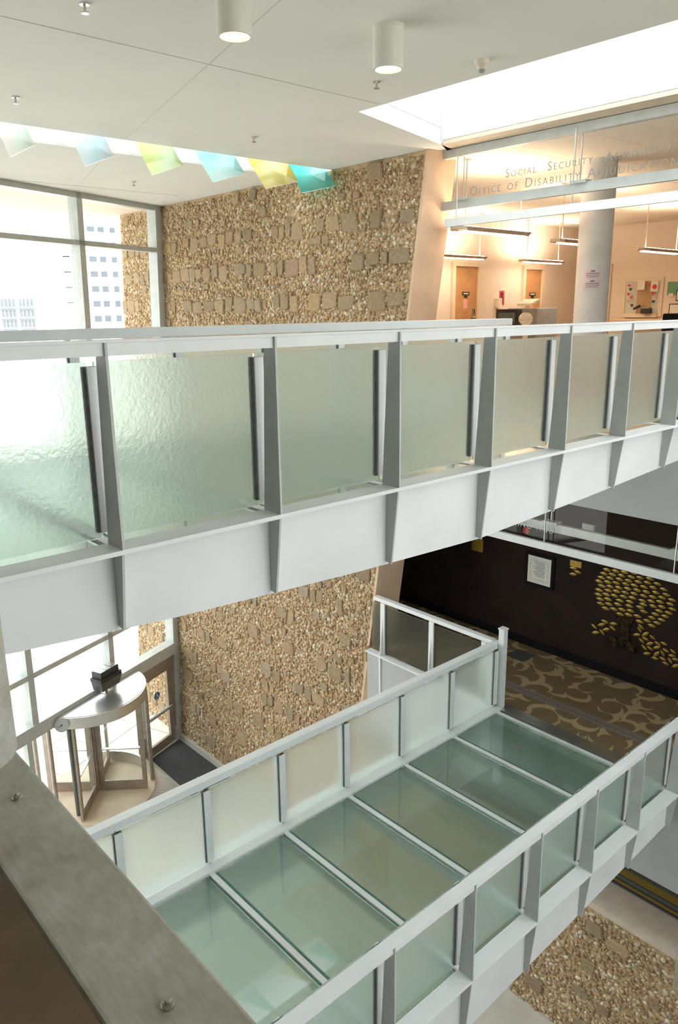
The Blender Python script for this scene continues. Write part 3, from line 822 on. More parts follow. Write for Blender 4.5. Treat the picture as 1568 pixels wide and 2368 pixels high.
# round column
tag(MB().cyl((13.35, 7.88, ZU-0.012), (13.35, 7.88, 2.553), 0.30, n=40).build('column', m_column, smooth=True), 'round grey concrete column with lilac notices in the upper office', 'column')
def column_note(px, py, w, h, lab):
    # paper bent round the column, facing the camera
    cx, cy, R = 13.35, 7.88, 0.304
    base = math.atan2(-cy, -cx)
    p = onX(px, py, 13.2)
    off = (p.y-7.75)/R*1.0
    a0 = base - w/R/2 - off*0.0; n = 6
    pts = [(cx+R*math.cos(a0+w/R*i/n), cy+R*math.sin(a0+w/R*i/n)) for i in range(n+1)]
    r = thing('notice', (pts[3][0], pts[3][1], p.z-h/2), lab, 'paper', 'lilac notices on the grey column')
    m = MB()
    for i in range(n):
        m.hexa([(*pts[i], p.z-h/2), (*pts[i+1], p.z-h/2), (*pts[i+1], p.z+h/2), (*pts[i], p.z+h/2)],
               [(pts[i][0]*1.0003, pts[i][1]*1.0003, p.z-h/2), (pts[i+1][0]*1.0003, pts[i+1][1]*1.0003, p.z-h/2), (pts[i+1][0]*1.0003, pts[i+1][1]*1.0003, p.z+h/2), (pts[i][0]*1.0003, pts[i][1]*1.0003, p.z+h/2)])
    m.build('sheet', m_lilac, r)
    R2 = R+0.003
    for q, (dz, frac, hh) in enumerate(((0.055, 0.25, 0.03), (0.015, 0.8, 0.014), (-0.015, 0.85, 0.011), (-0.045, 0.7, 0.011))):
        aw = w*frac/R2; ac = base
        c = [(cx+R2*math.cos(ac-aw/2+aw*i/4), cy+R2*math.sin(ac-aw/2+aw*i/4)) for i in range(5)]
        mm = MB()
        for i in range(4): mm.poly([(*c[i], p.z+dz-hh/2), (*c[i+1], p.z+dz-hh/2), (*c[i+1], p.z+dz+hh/2), (*c[i], p.z+dz+hh/2)])
        mm.build('printed_line', m_ink, r)
column_note(1365, 635, 0.30, 0.17, 'upper lilac paper notice taped to the grey column')
column_note(1365, 658, 0.30, 0.165, 'lower lilac paper notice taped to the grey column')
# pendants
def pendant(x0, y, label, length=1.95, z=1.40):
    r = thing('pendant_light', (x0+length/2, y, z-0.04), label, 'lamp', 'pendant lights in the upper office')
    x1 = x0+length
    prof = [(-0.17, 0.03), (-0.10, -0.035), (0.10, -0.035), (0.17, 0.03)]
    MB().prism([(x0, y+a, z+b) for a, b in prof], (length, 0, 0)).build('housing', m_pend, r)
    MB().prism([(x0, y-0.17, z-0.03), (x0-0.12, y-0.12, z-0.03), (x0-0.2, y, z-0.03), (x0-0.12, y+0.12, z-0.03), (x0, y+0.17, z-0.03)], (0, 0, 0.06)).build('end_cap', m_pend, r)
    MB().box(x0+0.06, x1-0.06, y-0.085, y+0.085, z-0.05, z-0.036).build('diffuser', m_tube, r)
    MB().box(x0+0.06, x1-0.06, y-0.13, y+0.13, z+0.031, z+0.04).build('uplight', m_uptube, r)
    for x in (x0+0.15, x1-0.15):
        MB().cyl((x, y, z+0.04), (x, y, 2.553), 0.012, n=8).build('stem', m_pend, r)
        MB().cyl((x, y, 2.53), (x, y, 2.553), 0.07, n=12).build('canopy', m_pend, r)
    return r
pendant(11.22, 9.3, 'nearest pendant light, hanging beside the stone wall end')
pendant(14.95, 9.7, 'pendant light partly hidden by the grey column')
pendant(18.9, 9.85, 'pendant light right of the grey column')
pendant(16.1, 14.1, 'pendant light above the left oak door')
pendant(20.0, 14.1, 'pendant light above the right oak door')
# reception window in the right office wall
w1 = thing('window_2', (XW, 12.5, -0.25), kind='structure')
a = onX(1450, 652, XW); b = onX(1522, 725, XW)
yl, yr, zt, zb = a.y, b.y, a.z, b.z
XF = XW-0.002
MB().box(XW-0.006, XF, yr, yl, zb, zt).build('backing', m_paper, w1)
MB().box(XW-0.05, XF, yl, yl+0.11, zb-0.1, zt+0.11).box(XW-0.05, XF, yr-0.11, yr, zb-0.1, zt+0.11).box(XW-0.05, XF, yr, yl, zt, zt+0.11).box(XW-0.12, XF, yr, yl, zb-0.12, zb).build('window_frame', m_frame, w1)
MB().box(XW-0.012, XW-0.006, yl-(yl-yr)*0.78, yl-(yl-yr)*0.34, zb, zt).build('wood_panel', m_oak, w1)
MB().box(XW-0.10, XW-0.09, yr+0.02, yl-0.02, zb+0.01, zt-0.01).build('pane', m_clear, w1)
def heart(y, z, s, mat):
    pts = []
    for i in range(14):
        t_ = 2*math.pi*i/14
        pts.append((XW-0.115, y + s*math.sin(t_)**3, z + s*(0.81*math.cos(t_)-0.31*math.cos(2*t_)-0.12*math.cos(3*t_)-0.06*math.cos(4*t_))))
    return MB().prism(pts, (0.006, 0, 0)).build('paper_heart', mat, w1)
for i, (px, py) in enumerate(((1455, 660), (1466, 660), (1458, 669), (1453, 680), (1460, 688), (1453, 697), (1461, 706), (1500, 659), (1510, 678), (1518, 688), (1511, 697))):
    p = onX(px, py, XW-0.115); heart(p.y, p.z, 0.055, (m_red, m_pink, m_dark, m_red)[i % 4])
for (px, py, w_, h_) in ((1483, 659, 0.24, 0.30), (1514, 662, 0.24, 0.32)):
    p = onX(px, py, XW-0.12); MB().box(XW-0.122, XW-0.116, p.y-w_/2, p.y+w_/2, p.z-h_/2, p.z+h_/2).build('poster', m_paper, w1)
p = onX(1514, 663, XW-0.125); MB().cyl((XW-0.127, p.y, p.z), (XW-0.123, p.y, p.z), 0.075, n=14).build('poster_print', m_red, w1)
p = onX(1495, 720, XW-0.2)
pr = thing('printer', (XW-0.2, p.y, p.z-0.1), 'small dark printer standing on the reception window sill', 'printer')
MB().box(XW-0.3, XW-0.13, p.y-0.15, p.y+0.15, zb+0.0, zb+0.16).build('body', m_dark, pr, bevel=0.01)
MB().box(XW-0.31, XW-0.14, p.y-0.13, p.y+0.13, zb+0.162, zb+0.2).build('lid', m_grey, pr)
p = onX(1465, 715, XW-0.2); q = onX(1480, 707, XW-0.2)
tg(MB().cyl(p, q, 0.03, 0.045, n=8).build('telephone_handset', m_dark), 'dark handset leaning at the reception window', 'telephone') if False else tag(MB().cyl(p, q, 0.03, 0.045, n=8).build('telephone_handset', m_dark), 'dark handset leaning in the reception window', 'telephone')
st(MB().box(XW-0.6, XW, 8.0, 13.2, zb-0.22, zb-0.15).build('trim_7', m_frame))
d3 = thing('door_3', (XW, 13.9, ZU), kind='structure')
p = onX(1404, 620, XW)
MB().box(XW-0.03, XW-0.004, p.y-0.06, p.y+0.95, ZU+0.01, p.z).build('leaf', m_oak, d3)
MB().box(XW-0.08, XW-0.004, p.y-0.20, p.y-0.07, ZU, p.z+0.12).box(XW-0.08, XW-0.004, p.y-0.07, p.y+0.96, p.z+0.005, p.z+0.12).build('door_frame', m_frame, d3)
p = onX(1556, 667, XW); tag(MB().box(XW-0.01, XW-0.002, p.y-0.17, p.y+0.17, p.z-0.2, p.z+0.2).build('notice', m_green), 'green notice on the far office wall beside the reception window', 'paper')
p = onX(1553, 683, XW); tag(MB().box(XW-0.05, XW-0.002, p.y-0.08, p.y+0.08, p.z-0.06, p.z+0.06).build('card_reader', m_ivory, bevel=0.01), 'small ivory wall plate below the green notice', 'wall plate')
for (px, py, lab) in ((1560, 715, 'black framed sheet low on the far office wall above the chair'), (1577, 683, 'black framed sheet cut by the right edge beside green notice')):
    p = onX(px, py, XW); fr = thing('picture_frame', (XW, p.y, p.z-0.22), lab, 'frame')
    MB().box(XW-0.03, XW-0.002, p.y-0.17, p.y+0.17, p.z-0.165, p.z+0.165).build('frame', m_black, fr)
    MB().box(XW-0.034, XW-0.03, p.y-0.145, p.y+0.145, p.z-0.14, p.z+0.14).build('sheet', m_paper, fr)
# security equipment by the bridge end
p = onX(1230, 735, 15.5)
xr = thing('screening_machine', (15.5, p.y, ZU), 'grey cabinet with dark screen standing in front of the right oak door', 'machine')
MB().box(15.3, 16.1, p.y-0.28, p.y+0.55, ZU, p.z+0.22).build('cabinet', m_grey, xr, bevel=0.02)
MB().box(15.1, 15.28, p.y+0.12, p.y+0.72, p.z-0.16, p.z+0.20).build('monitor', m_dark, xr, bevel=0.01)
MB().box(15.09, 15.1, p.y+0.18, p.y+0.66, p.z-0.10, p.z+0.12).build('screen', simple('dim_screen', (0.12, 0.16, 0.15), 0.2), xr)
p = onX(1216, 740, 14.6)
fa = thing('desk_fan', (14.6, p.y, ZU), 'white plastic fan and tilted tray on a stand by the bridge end', 'fan')
MB().cyl((14.6, p.y, ZU), (14.6, p.y, p.z-0.2), 0.06, n=12).build('stand', m_ivory, fa)
MB().cyl((14.5, p.y-0.08, p.z+0.02), (14.68, p.y+0.08, p.z+0.02), 0.14, n=24).build('fan_drum', m_ivory, fa, smooth=True)
for i in range(8):
    an = 2*math.pi*i/8; u = Vector((0.66, -0.75, 0))
    c = Vector((14.49, p.y-0.09, p.z+0.02)); MB().cyl(c, c+u*(0.13*math.cos(an))+Vector((0, 0, 0.13*math.sin(an))), 0.005, n=5).build('grille_wire', m_ivory, fa)
MB().prism([(14.5, p.y+0.18, p.z+0.30), (14.8, p.y+0.18, p.z+0.40), (14.8, p.y-0.2, p.z+0.40), (14.5, p.y-0.2, p.z+0.30)], (0, 0, 0.05)).build('tray', m_ivory, fa)
p = onX(1560, 735, 16.0)
ch = thing('office_chair', (16, p.y, ZU), 'black upholstered chair back rising above the bridge rail', 'chair')
MB().box(15.97, 16.05, p.y-0.28, p.y+0.25, p.z-0.55, p.z+0.09).build('backrest', m_black, ch, bevel=0.035)
MB().box(15.98, 16.5, p.y-0.28, p.y+0.25, ZU+0.45, ZU+0.54).build('seat', m_black, ch, bevel=0.03)
MB().cyl((16.23, p.y, ZU+0.05), (16.23, p.y, ZU+0.45), 0.03, n=10).build('stem', m_grey, ch)
for i in range(5):
    an = 2*math.pi*i/5; MB().cyl((16.23, p.y, ZU+0.06), (16.23+0.3*math.cos(an), p.y+0.3*math.sin(an), ZU+0.02), 0.025, n=8).build('leg', m_grey, ch)
MB().box(16.0, 16.04, p.y-0.03, p.y+0.03, ZU+0.5, p.z-0.5).build('back_support', m_grey, ch)

# ------------------------------------------------------------------ lower office wall: mural, framed sheet, plaque
XM = 12.548
mu = thing('leaf_tree_mural', (XM, 6.2, ZL+0.5), 'gold leaf tree mural with falling leaves on the dark lower wall', 'mural')
def leaf(px, py, ang, L=19.5, name='leaf', parent=mu, mat=m_gold):
    c = onX(px, py, XM-0.008)
    # a leaf about L pixels long on the wall plane; ang in degrees, clockwise in the picture
    e = onX(px+L*0.5*math.cos(math.radians(ang)), py+L*0.5*math.sin(math.radians(ang)), XM-0.008) - c
    ln = e.length; u = e.normalized(); v = Vector((1, 0, 0)).cross(u)
    w_ = ln*0.41
    prof = [(-1, 0), (-0.62, 0.62), (-0.1, 0.98), (0.45, 0.72), (1, 0.0), (0.62, -0.62), (0.1, -0.98), (-0.45, -0.72)]
    pts = [c + u*(a*ln) + v*(b*w_) for a, b in prof]
    m = MB(); n = len(m.v)
    m.v += [tuple(p) for p in pts] + [tuple(p+Vector((0.008, 0, 0))) for p in pts] + [tuple(c+Vector((-0.010, 0, 0)))]
    k_ = len(pts)
    for i in range(k_):
        j = (i+1) % k_; m.f.append((i, j, 2*k_)); m.f.append((i, k_+i, k_+j, j))
    m.build(name, mat, parent)
rows = [[(620,222),(760,245)], [(437,262),(575,280),(715,297),(860,310),(1010,330)], [(392,322),(525,335),(672,352),(825,375),(962,385),(1120,402)],
 [(350,385),(485,392),(635,412),(780,435),(935,452),(1080,465),(1240,485)], [(312,443),(450,455),(580,468),(737,487),(873,508),(1025,532),(1172,543),(1340,570)],
 [(355,517),(485,527),(625,545),(768,560),(915,582),(1065,612),(1215,622),(1382,655)], [(313,583),(455,590),(588,602),(725,622),(870,640),(1020,675),(1165,692),(1312,702),(1470,740)],
 [(302,653),(425,653),(557,672),(700,687),(840,705),(1000,752),(1140,760),(1280,770),(1440,805)], [(330,728),(452,727),(640,750),(800,768),(1015,812),(1170,837),(1310,850),(1475,885)],
 [(335,798),(465,805),(610,808),(790,835),(965,857),(1265,913),(1418,945)], [(415,875),(545,885),(675,893),(812,912),(1025,925),(1205,965),(1362,1000)],
 [(645,965),(778,975),(922,998),(1152,1022),(1305,1057)], [(955,1082),(1075,1070),(1232,1105)], [(1147,1148)]]
for r_ in rows:
    for (x, y) in r_: leaf(1340+x/6.877, 1280+y/6.877, 19, 20.5)
fall = [(402,1083,25),(348,1133,-10),(540,1118,8),(232,1162,45),(522,1187,40),(425,1208,-5),(355,1250,50),(257,1257,0),(980,1167,45),(955,1212,60),(912,1293,0),(1047,1283,-25),(1160,1335,40),(1045,1357,30),(985,1388,45),(1120,1433,-10),(1240,1432,40),(1340,1433,25),(1027,1493,50),(1118,1508,40),(1228,1497,-10),(1370,1543,35),(1488,1560,40),(1072,1592,0),(1222,1598,-35),(1320,1585,60),(1200,1667,15),(1322,1675,30),(1470,1627,10),(1437,1702,55),(1525,1685,10),(1370,1750,25),(1525,1785,-15)]
for (x, y, a) in fall: leaf(1340+x/6.877, 1280+y/6.877, a, 18.5)
def wallpoly(px, d, name, mat, parent):
    pts = [onX(1340+x/6.877, 1280+y/6.877, XM) for x, y in px]
    return MB().prism(pts, (-d, 0, 0)).build(name, mat, parent)
wallpoly([(600,990),(880,1040),(800,1150),(790,1300),(800,1440),(690,1470),(600,1420),(640,1250),(640,1100)], 0.03, 'trunk', m_bark, mu)
for s_, (x, y) in enumerate(((545, 1385), (820, 1480))):
    c = onX(1340+x/6.877, 1280+y/6.877, XM); MB().cyl(c, c+Vector((-0.05, 0, 0)), 0.10, 0.09, n=16).build('log_end', m_bark, mu)
    MB().tube(c+Vector((-0.045, 0, 0)), c+Vector((-0.058, 0, 0)), 0.10, 0.085, n=20).build('log_rim', m_brass if False else m_bark, mu)
wf = thing('picture_frame', onX(1249, 1340, XM), 'white certificate in a black frame on the dark lower wall', 'frame')
def quadX(x, pxs, d, name, mat, parent):
    pts = [onX(px, py, x) for px, py in pxs]
    ya_, yb_ = max(p.y for p in pts), min(p.y for p in pts); za, zb_ = min(p.z for p in pts), max(p.z for p in pts)
    return MB().box(x-d, x, yb_, ya_, za, zb_).build(name, mat, parent)
c = onX(1249, 1319, XM)
MB().box(XM-0.03, XM, c.y-0.33, c.y+0.33, c.z-0.345, c.z+0.345).build('frame', m_black, wf)
MB().box(XM-0.034, XM-0.03, c.y-0.265, c.y+0.265, c.z-0.28, c.z+0.28).build('sheet', m_paper, wf)
for i in range(9):
    zz = c.z+0.17-0.036*i
    MB().box(XM-0.0355, XM-0.034, c.y-0.13, c.y+0.13-0.03*(i % 3), zz-0.006, zz+0.006).build('printed_line', m_ink, wf)
for (ya_, yb_, za, zb_) in ((-0.2, 0.2, 0.2, 0.204), (-0.2, 0.2, -0.204, -0.2), (-0.204, -0.2, -0.2, 0.2), (0.2, 0.204, -0.2, 0.2)):
    MB().box(XM-0.0355, XM-0.034, c.y+ya_, c.y+yb_, c.z+za, c.z+zb_).build('border', m_ink, wf)
pq = thing('wall_plaque', onX(1332, 1330, XM), 'small gold plaque with three gold leaves on the dark lower wall', 'plaque')
c = onX(1332, 1304, XM); MB().box(XM-0.01, XM, c.y-0.12, c.y+0.12, c.z-0.06, c.z+0.06).build('plate', m_gold, pq)
for (x, y, a) in ((1326, 1314, 15), (1336, 1323, 22), (1325, 1328, 10)): leaf(x, y, a, 18, 'leaf', pq)
c = onX(1104, 1271, XM); tag(MB().box(XM-0.015, XM, c.y-0.15, c.y+0.15, c.z-0.03, c.z+0.25).build('wall_plaque', m_gold), 'gold plaque mostly hidden under the upper footbridge', 'plaque')
c = onX(1363, 1222, XM); tag(MB().box(XM-0.06, XM, c.y-0.12, c.y+0.12, c.z-0.09, c.z+0.09).build('wall_box', m_letters2, bevel=0.01), 'pale square box high on the dark lower wall', 'wall box')
c = onX(1218, 1226, XM); tag(MB().box(XM-0.04, XM, c.y-0.07, c.y+0.07, c.z-0.06, c.z+0.06).build('fire_alarm', m_red, bevel=0.01), 'small red alarm on the dark lower wall', 'alarm')
vt = onZ(1205, 1515, ZL)
tag(MB().box(11.83, 12.22, 7.92, 8.32, ZL-0.011, ZL+0.002).build('floor_plate', m_mat), 'dark square plate set in the patterned carpet', 'floor plate')

# ------------------------------------------------------------------ entrance window wall
win = thing('window_1', wp(-5, 0, ZG), kind='structure')
LEAN = 0.028
def mull(t0, z0, z1, w_, d0, d1, lean, name='mullion', mat=m_alu):
    ta = t0 + lean*(z0-ZG); tb = t0 + lean*(z1-ZG)
    MB().hexa([wp(ta-w_/2, d0, z0), wp(ta+w_/2, d0, z0), wp(ta+w_/2, d1, z0), wp(ta-w_/2, d1, z0)],
              [wp(tb-w_/2, d0, z1), wp(tb+w_/2, d0, z1), wp(tb+w_/2, d1, z1), wp(tb-w_/2, d1, z1)]).build(name, mat, win)
def trans(z, h, ta, tb, d0=-0.12, d1=0.12, name='transom', mat=m_alu):
    MB().hexa([wp(ta, d0, z-h/2), wp(tb, d0, z-h/2), wp(tb, d1, z-h/2), wp(ta, d1, z-h/2)],
              [wp(ta, d0, z+h/2), wp(tb, d0, z+h/2), wp(tb, d1, z+h/2), wp(ta, d1, z+h/2)]).build(name, mat, win)
ZH = -9.37
mull(-0.13, ZG, ZC, 0.22, -0.14, 0.14, 0.041*1.02, 'jamb')
mull(-2.62, ZH+0.1, ZC, 0.17, -0.12, 0.16, 0.0285)
mull(-5.10, ZH+0.1, ZC, 0.17, -0.12, 0.16, 0.010)
mull(-7.7, ZH+0.1, ZC, 0.17, -0.12, 0.16, 0.0)
mull(-10.3, ZG, ZC, 0.17, -0.12, 0.16, 0.0)
trans(2.60, 0.12, -13, 0.72); trans(1.58, 0.11, -13, 0.55); trans(-3.6, 0.11, -13, 0.3); trans(-7.98, 0.13, -13, 0.1); trans(ZH+0.045, 0.33, -13, 0.02, -0.16, 0.16)
def pane(ta, tb, z0, z1, la, lb):
    a0, a1 = ta+la*(z0-ZG), ta+la*(z1-ZG); b0, b1 = tb+lb*(z0-ZG), tb+lb*(z1-ZG)
    MB().hexa([wp(a0, 0.03, z0), wp(b0, 0.03, z0), wp(b0, 0.05, z0), wp(a0, 0.05, z0)], [wp(a1, 0.03, z1), wp(b1, 0.03, z1), wp(b1, 0.05, z1), wp(a1, 0.05, z1)]).build('pane', m_clear, win)
    return
colsx = [(-10.3, 0), (-7.7, 0), (-5.10, 0.010), (-2.62, 0.0285), (-0.13, 0.0418)]
zs = [ZH+0.1, -7.98, -3.6, 1.58, 2.56]
for (ta, la), (tb, lb) in zip(colsx[:-1], colsx[1:]):
    for z0, z1 in zip(zs[:-1], zs[1:]):
        pane(ta+0.09, tb-0.09, z0+0.06, z1-0.06, la, lb)
pane(-10.2, -5.4, ZG+0.05, ZH-0.1, 0, 0)
mull(-5.3, ZG, ZH-0.1, 0.14, -0.1, 0.1, 0)
# entrance swing door
d4 = thing('door_4', wp(-0.8, 0, ZG), kind='structure')
def wbox(parent, ta, tb, d0, d1, z0, z1, name, mat):
    return MB().hexa([wp(ta, d0, z0), wp(tb, d0, z0), wp(tb, d1, z0), wp(ta, d1, z0)], [wp(ta, d0, z1), wp(tb, d0, z1), wp(tb, d1, z1), wp(ta, d1, z1)]).build(name, mat, parent)
T0, T1 = -1.50, -0.16
wbox(d4, T0-0.10, T0+0.04, -0.12, 0.12, ZG, ZH-0.1, 'jamb', m_bronze)
wbox(d4, T1-0.06, T1+0.06, -0.12, 0.12, ZG, ZH-0.1, 'jamb', m_bronze)
wbox(d4, T0+0.04, T1-0.06, -0.13, 0.13, ZH-0.34, ZH-0.1, 'door_head', m_bronze)
zt = ZH-0.36
lf = wbox(d4, T0+0.06, T0+0.20, -0.06, 0.02, ZG+0.03, zt, 'stile', m_bronze)
wbox(d4, T1-0.25, T1-0.08, -0.06, 0.02, ZG+0.03, zt, 'stile', m_bronze)
wbox(d4, T0+0.20, T1-0.25, -0.06, 0.02, ZG+0.03, ZG+0.30, 'bottom_rail', m_bronze)
wbox(d4, T0+0.20, T1-0.25, -0.06, 0.02, zt-0.18, zt, 'top_rail', m_bronze)
wbox(d4, T0+0.12, T1-0.14, -0.13, -0.08, ZG+1.16, ZG+1.24, 'push_bar', m_grey)
wbox(d4, T0+0.20, T1-0.25, -0.025, -0.010, ZG+0.30, zt-0.18, 'pane', m_clear)
# accessibility sticker
sc = wp(-0.86, -0.03, ZG+1.75)
sk = thing('accessibility_sticker', sc, 'round blue wheelchair sticker on the entrance door glass', 'sticker')
MB().cyl(sc-WN*0.006, sc, 0.115, n=24).build('disc', m_blue, sk)
def wpt(a, b): return sc - WN*0.009 + WV*a + Vector((0, 0, b))
MB().cyl(wpt(0.0, 0.075)-WN*0.001, wpt(0.0, 0.075), 0.016, n=10).build('figure_head', m_paper, sk)
for (a, b) in (((0, 0.055), (0.0, -0.005)), ((0, -0.005), (0.04, -0.005)), ((0.04, -0.005), (0.06, -0.055)), ((0.0, 0.03), (0.04, 0.03))):
    MB().cyl(wpt(*a), wpt(*b), 0.008, n=6).build('figure_stroke', m_paper, sk)
tc_ = wpt(-0.005, -0.03); MB().tube(tc_-WN*0.001, tc_+WN*0.001, 0.055, 0.042, n=20).build('figure_wheel', m_paper, sk)
# intercom outside seen through the door
ic = onX(343, 1563, 10.08); xi = wx(ic.z)
il = thing('intercom', (xi, ic.y, ic.z-0.2), 'grey intercom box with hood on the stone wall outside the entrance door', 'intercom')
MB().box(xi-0.12, xi+0.05, ic.y-0.2, ic.y+0.15, ic.z-0.14, ic.z+0.14).build('box', m_grey, il, bevel=0.01)
MB().box(xi-0.10, xi+0.05, ic.y-0.12, ic.y+0.25, ic.z+0.17, ic.z+0.42).build('hood', m_ivory, il, bevel=0.01)

# ------------------------------------------------------------------ revolving door
RC = Vector((6.97, 17.60, 0)); RR = 1.45
rv = thing('revolving_door', (RC.x, RC.y, ZG), 'steel topped revolving door with four glass wings below the window wall', 'revolving door')
def rp(a, r, z): return Vector((RC.x + r*math.cos(math.radians(a)), RC.y + r*math.sin(math.radians(a)), z))
MB().cyl((RC.x, RC.y, ZH-0.20), (RC.x, RC.y, ZH+0.09), RR, n=72).build('canopy', m_steel, rv, smooth=True)
MB().cyl((RC.x, RC.y, ZH+0.09), (RC.x, RC.y, ZH+0.10), RR-0.04, n=72).build('canopy_top', m_steel, rv)
MB().cyl((RC.x, RC.y, ZG+0.02), (RC.x, RC.y, ZH-0.21), 0.06, n=16).build('centre_shaft', m_bronze, rv)
def wing(a):
    w = thing('wing', rp(a, 0.7, ZG)); w.parent = rv; w.location = WL[w]-WL[rv]
    u = Vector((math.cos(math.radians(a)), math.sin(math.radians(a)), 0)); n_ = Vector((-u.y, u.x, 0))*0.03
    def bar(r0, r1, z0, z1, name, mat, k_=1.0):
        a0 = Vector((RC.x, RC.y, 0))+u*r0; a1 = Vector((RC.x, RC.y, 0))+u*r1; nn = n_*k_
        MB().hexa([a0-nn+Vector((0,0,z0)), a1-nn+Vector((0,0,z0)), a1+nn+Vector((0,0,z0)), a0+nn+Vector((0,0,z0))],
                  [a0-nn+Vector((0,0,z1)), a1-nn+Vector((0,0,z1)), a1+nn+Vector((0,0,z1)), a0+nn+Vector((0,0,z1))]).build(name, mat, w)
    zt_ = ZH-0.23
    bar(0.07, 0.19, ZG+0.03, zt_, 'stile', m_bronze); bar(1.19, 1.30, ZG+0.03, zt_, 'stile', m_bronze)
    bar(0.19, 1.19, ZG+0.03, ZG+0.30, 'bottom_rail', m_frame if False else m_bronze); bar(0.19, 1.19, zt_-0.12, zt_, 'top_rail', m_bronze)
    bar(0.19, 1.19, ZG+0.30, zt_-0.12, 'pane', m_clear, 0.25)
    bar(0.19, 1.19, ZG+1.22, ZG+1.25, 'push_bar', m_steel, 1.6)
for a in (-38, -132, 52, 140): wing(a)
# curved drum walls
def drum(a0, a1, name_g, side):
    n = 10
    g = MB()
    for i in range(n):
        b0 = a0+(a1-a0)*i/n; b1 = a0+(a1-a0)*(i+1)/n
        g.hexa([rp(b0, RR-0.05, ZG+0.32), rp(b1, RR-0.05, ZG+0.32), rp(b1, RR-0.035, ZG+0.32), rp(b0, RR-0.035, ZG+0.32)],
               [rp(b0, RR-0.05, ZH-0.20), rp(b1, RR-0.05, ZH-0.20), rp(b1, RR-0.035, ZH-0.20), rp(b0, RR-0.035, ZH-0.20)])
    g.build('drum_glass', m_clear, rv)
    g = MB()
    for i in range(n):
        b0 = a0+(a1-a0)*i/n; b1 = a0+(a1-a0)*(i+1)/n
        g.hexa([rp(b0, RR-0.07, ZG+0.02), rp(b1, RR-0.07, ZG+0.02), rp(b1, RR-0.0, ZG+0.02), rp(b0, RR-0.0, ZG+0.02)],
               [rp(b0, RR-0.07, ZG+0.32), rp(b1, RR-0.07, ZG+0.32), rp(b1, RR-0.0, ZG+0.32), rp(b0, RR-0.0, ZG+0.32)])
    g.build('drum_kick_plate', m_steel, rv)
    for b in (a0, a1):
        p = rp(b, RR-0.04, ZG+0.02); MB().cyl(p, p+Vector((0, 0, ZH-0.22-ZG)), 0.055, n=12).build('drum_post', m_bronze, rv)
drum(-22, 62, '', 1); drum(158, 203, '', -1)
p = rp(222, RR+0.03, ZH-0.06)
u = Vector((math.cos(math.radians(238)), math.sin(math.radians(238)), 0.25)).normalized()
ck = thing('round_dial', p); ck.parent = rv; ck.location = WL[ck]-WL[rv]
MB().cyl(p, p+u*0.05, 0.17, n=28).build('dial_case', m_alu, ck)
MB().cyl(p+u*0.05, p+u*0.056, 0.155, n=28).build('dial_face', m_letters2, ck)
MB().cyl(p+u*0.06-WV*0.1, p+u*0.06+WV*0.1+Vector((0,0,-0.03)), 0.006, n=6).build('dial_hand', m_dark, ck)
MB().cyl(p+u*0.056, p+u*0.064, 0.02, n=10).build('dial_hub', m_dark, ck)
p = onZ(183, 1885, ZG)
MB().cyl((p.x, p.y, ZG+0.013), (p.x-0.02, p.y, ZH-0.2), 0.06, n=14).build('front_pole', simple('dark_green_pole', (0.13, 0.15, 0.13), 0.4, metal=0.4), rv)
# flood lamp on the header
lp = wp(-3.02, -0.32, ZH+0.104)
fl = thing('flood_lamp', lp, 'dark uplighter box on a bracket above the revolving door', 'lamp')
def lbox(t0, t1, n0, n1, z0, z1, name, mat, tap=0.0):
    A_ = [lp+WV*(t0+tap)+WN*n0, lp+WV*(t1-tap)+WN*n0, lp+WV*(t1-tap)+WN*n1, lp+WV*(t0+tap)+WN*n1]
    B_ = [lp+WV*t0+WN*(n0-tap), lp+WV*t1+WN*(n0-tap), lp+WV*t1+WN*n1, lp+WV*t0+WN*n1]
    MB().hexa([q+Vector((0,0,z0)) for q in A_], [q+Vector((0,0,z1)) for q in B_]).build(name, mat, fl)
lbox(-0.12, 0.12, -0.1, 0.1, 0, 0.02, 'base_plate', m_steel)
MB().cyl(lp+Vector((0,0,0.02)), lp+Vector((0,0,0.22)), 0.035, n=10).build('bracket', m_grey, fl)
lbox(-0.36, 0.36, -0.18, 0.12, 0.16, 0.42, 'gear_box', simple('dark_grey_metal', (0.10, 0.10, 0.095), 0.45, metal=0.3), 0.06)
lbox(-0.36, 0.36, -0.22, 0.14, 0.42, 0.50, 'gear_box', m_dark)
lbox(-0.31, 0.31, -0.18, 0.12, 0.50, 0.66, 'lamp_head', m_dark)
for i in range(3):
    lbox(-0.29+0.2*i, -0.11+0.2*i, -0.17, 0.11, 0.66, 0.675, 'lens', m_steel)

# entrance floor finishes
st(MB().prism([(6.2, 15.0, ZG), (8.66, 15.0, ZG), (8.60, 18.0, ZG), (6.2, 17.0, ZG)], (0, 0, 0.004)).build('floor_grating', m_ribbed))
st(MB().cyl((RC.x, RC.y, ZG), (RC.x, RC.y, ZG+0.012), RR+0.02, n=64).build('floor_revolving_door', m_tanfloor))
tag(MB().prism([(8.66, 15.2, ZG), (9.88, 15.2, ZG), (9.86, 18.36, ZG), (8.72, 17.96, ZG)], (0, 0, 0.018)).build('entry_mat', m_mat), 'dark entrance mat beside the stone wall and revolving door', 'mat')

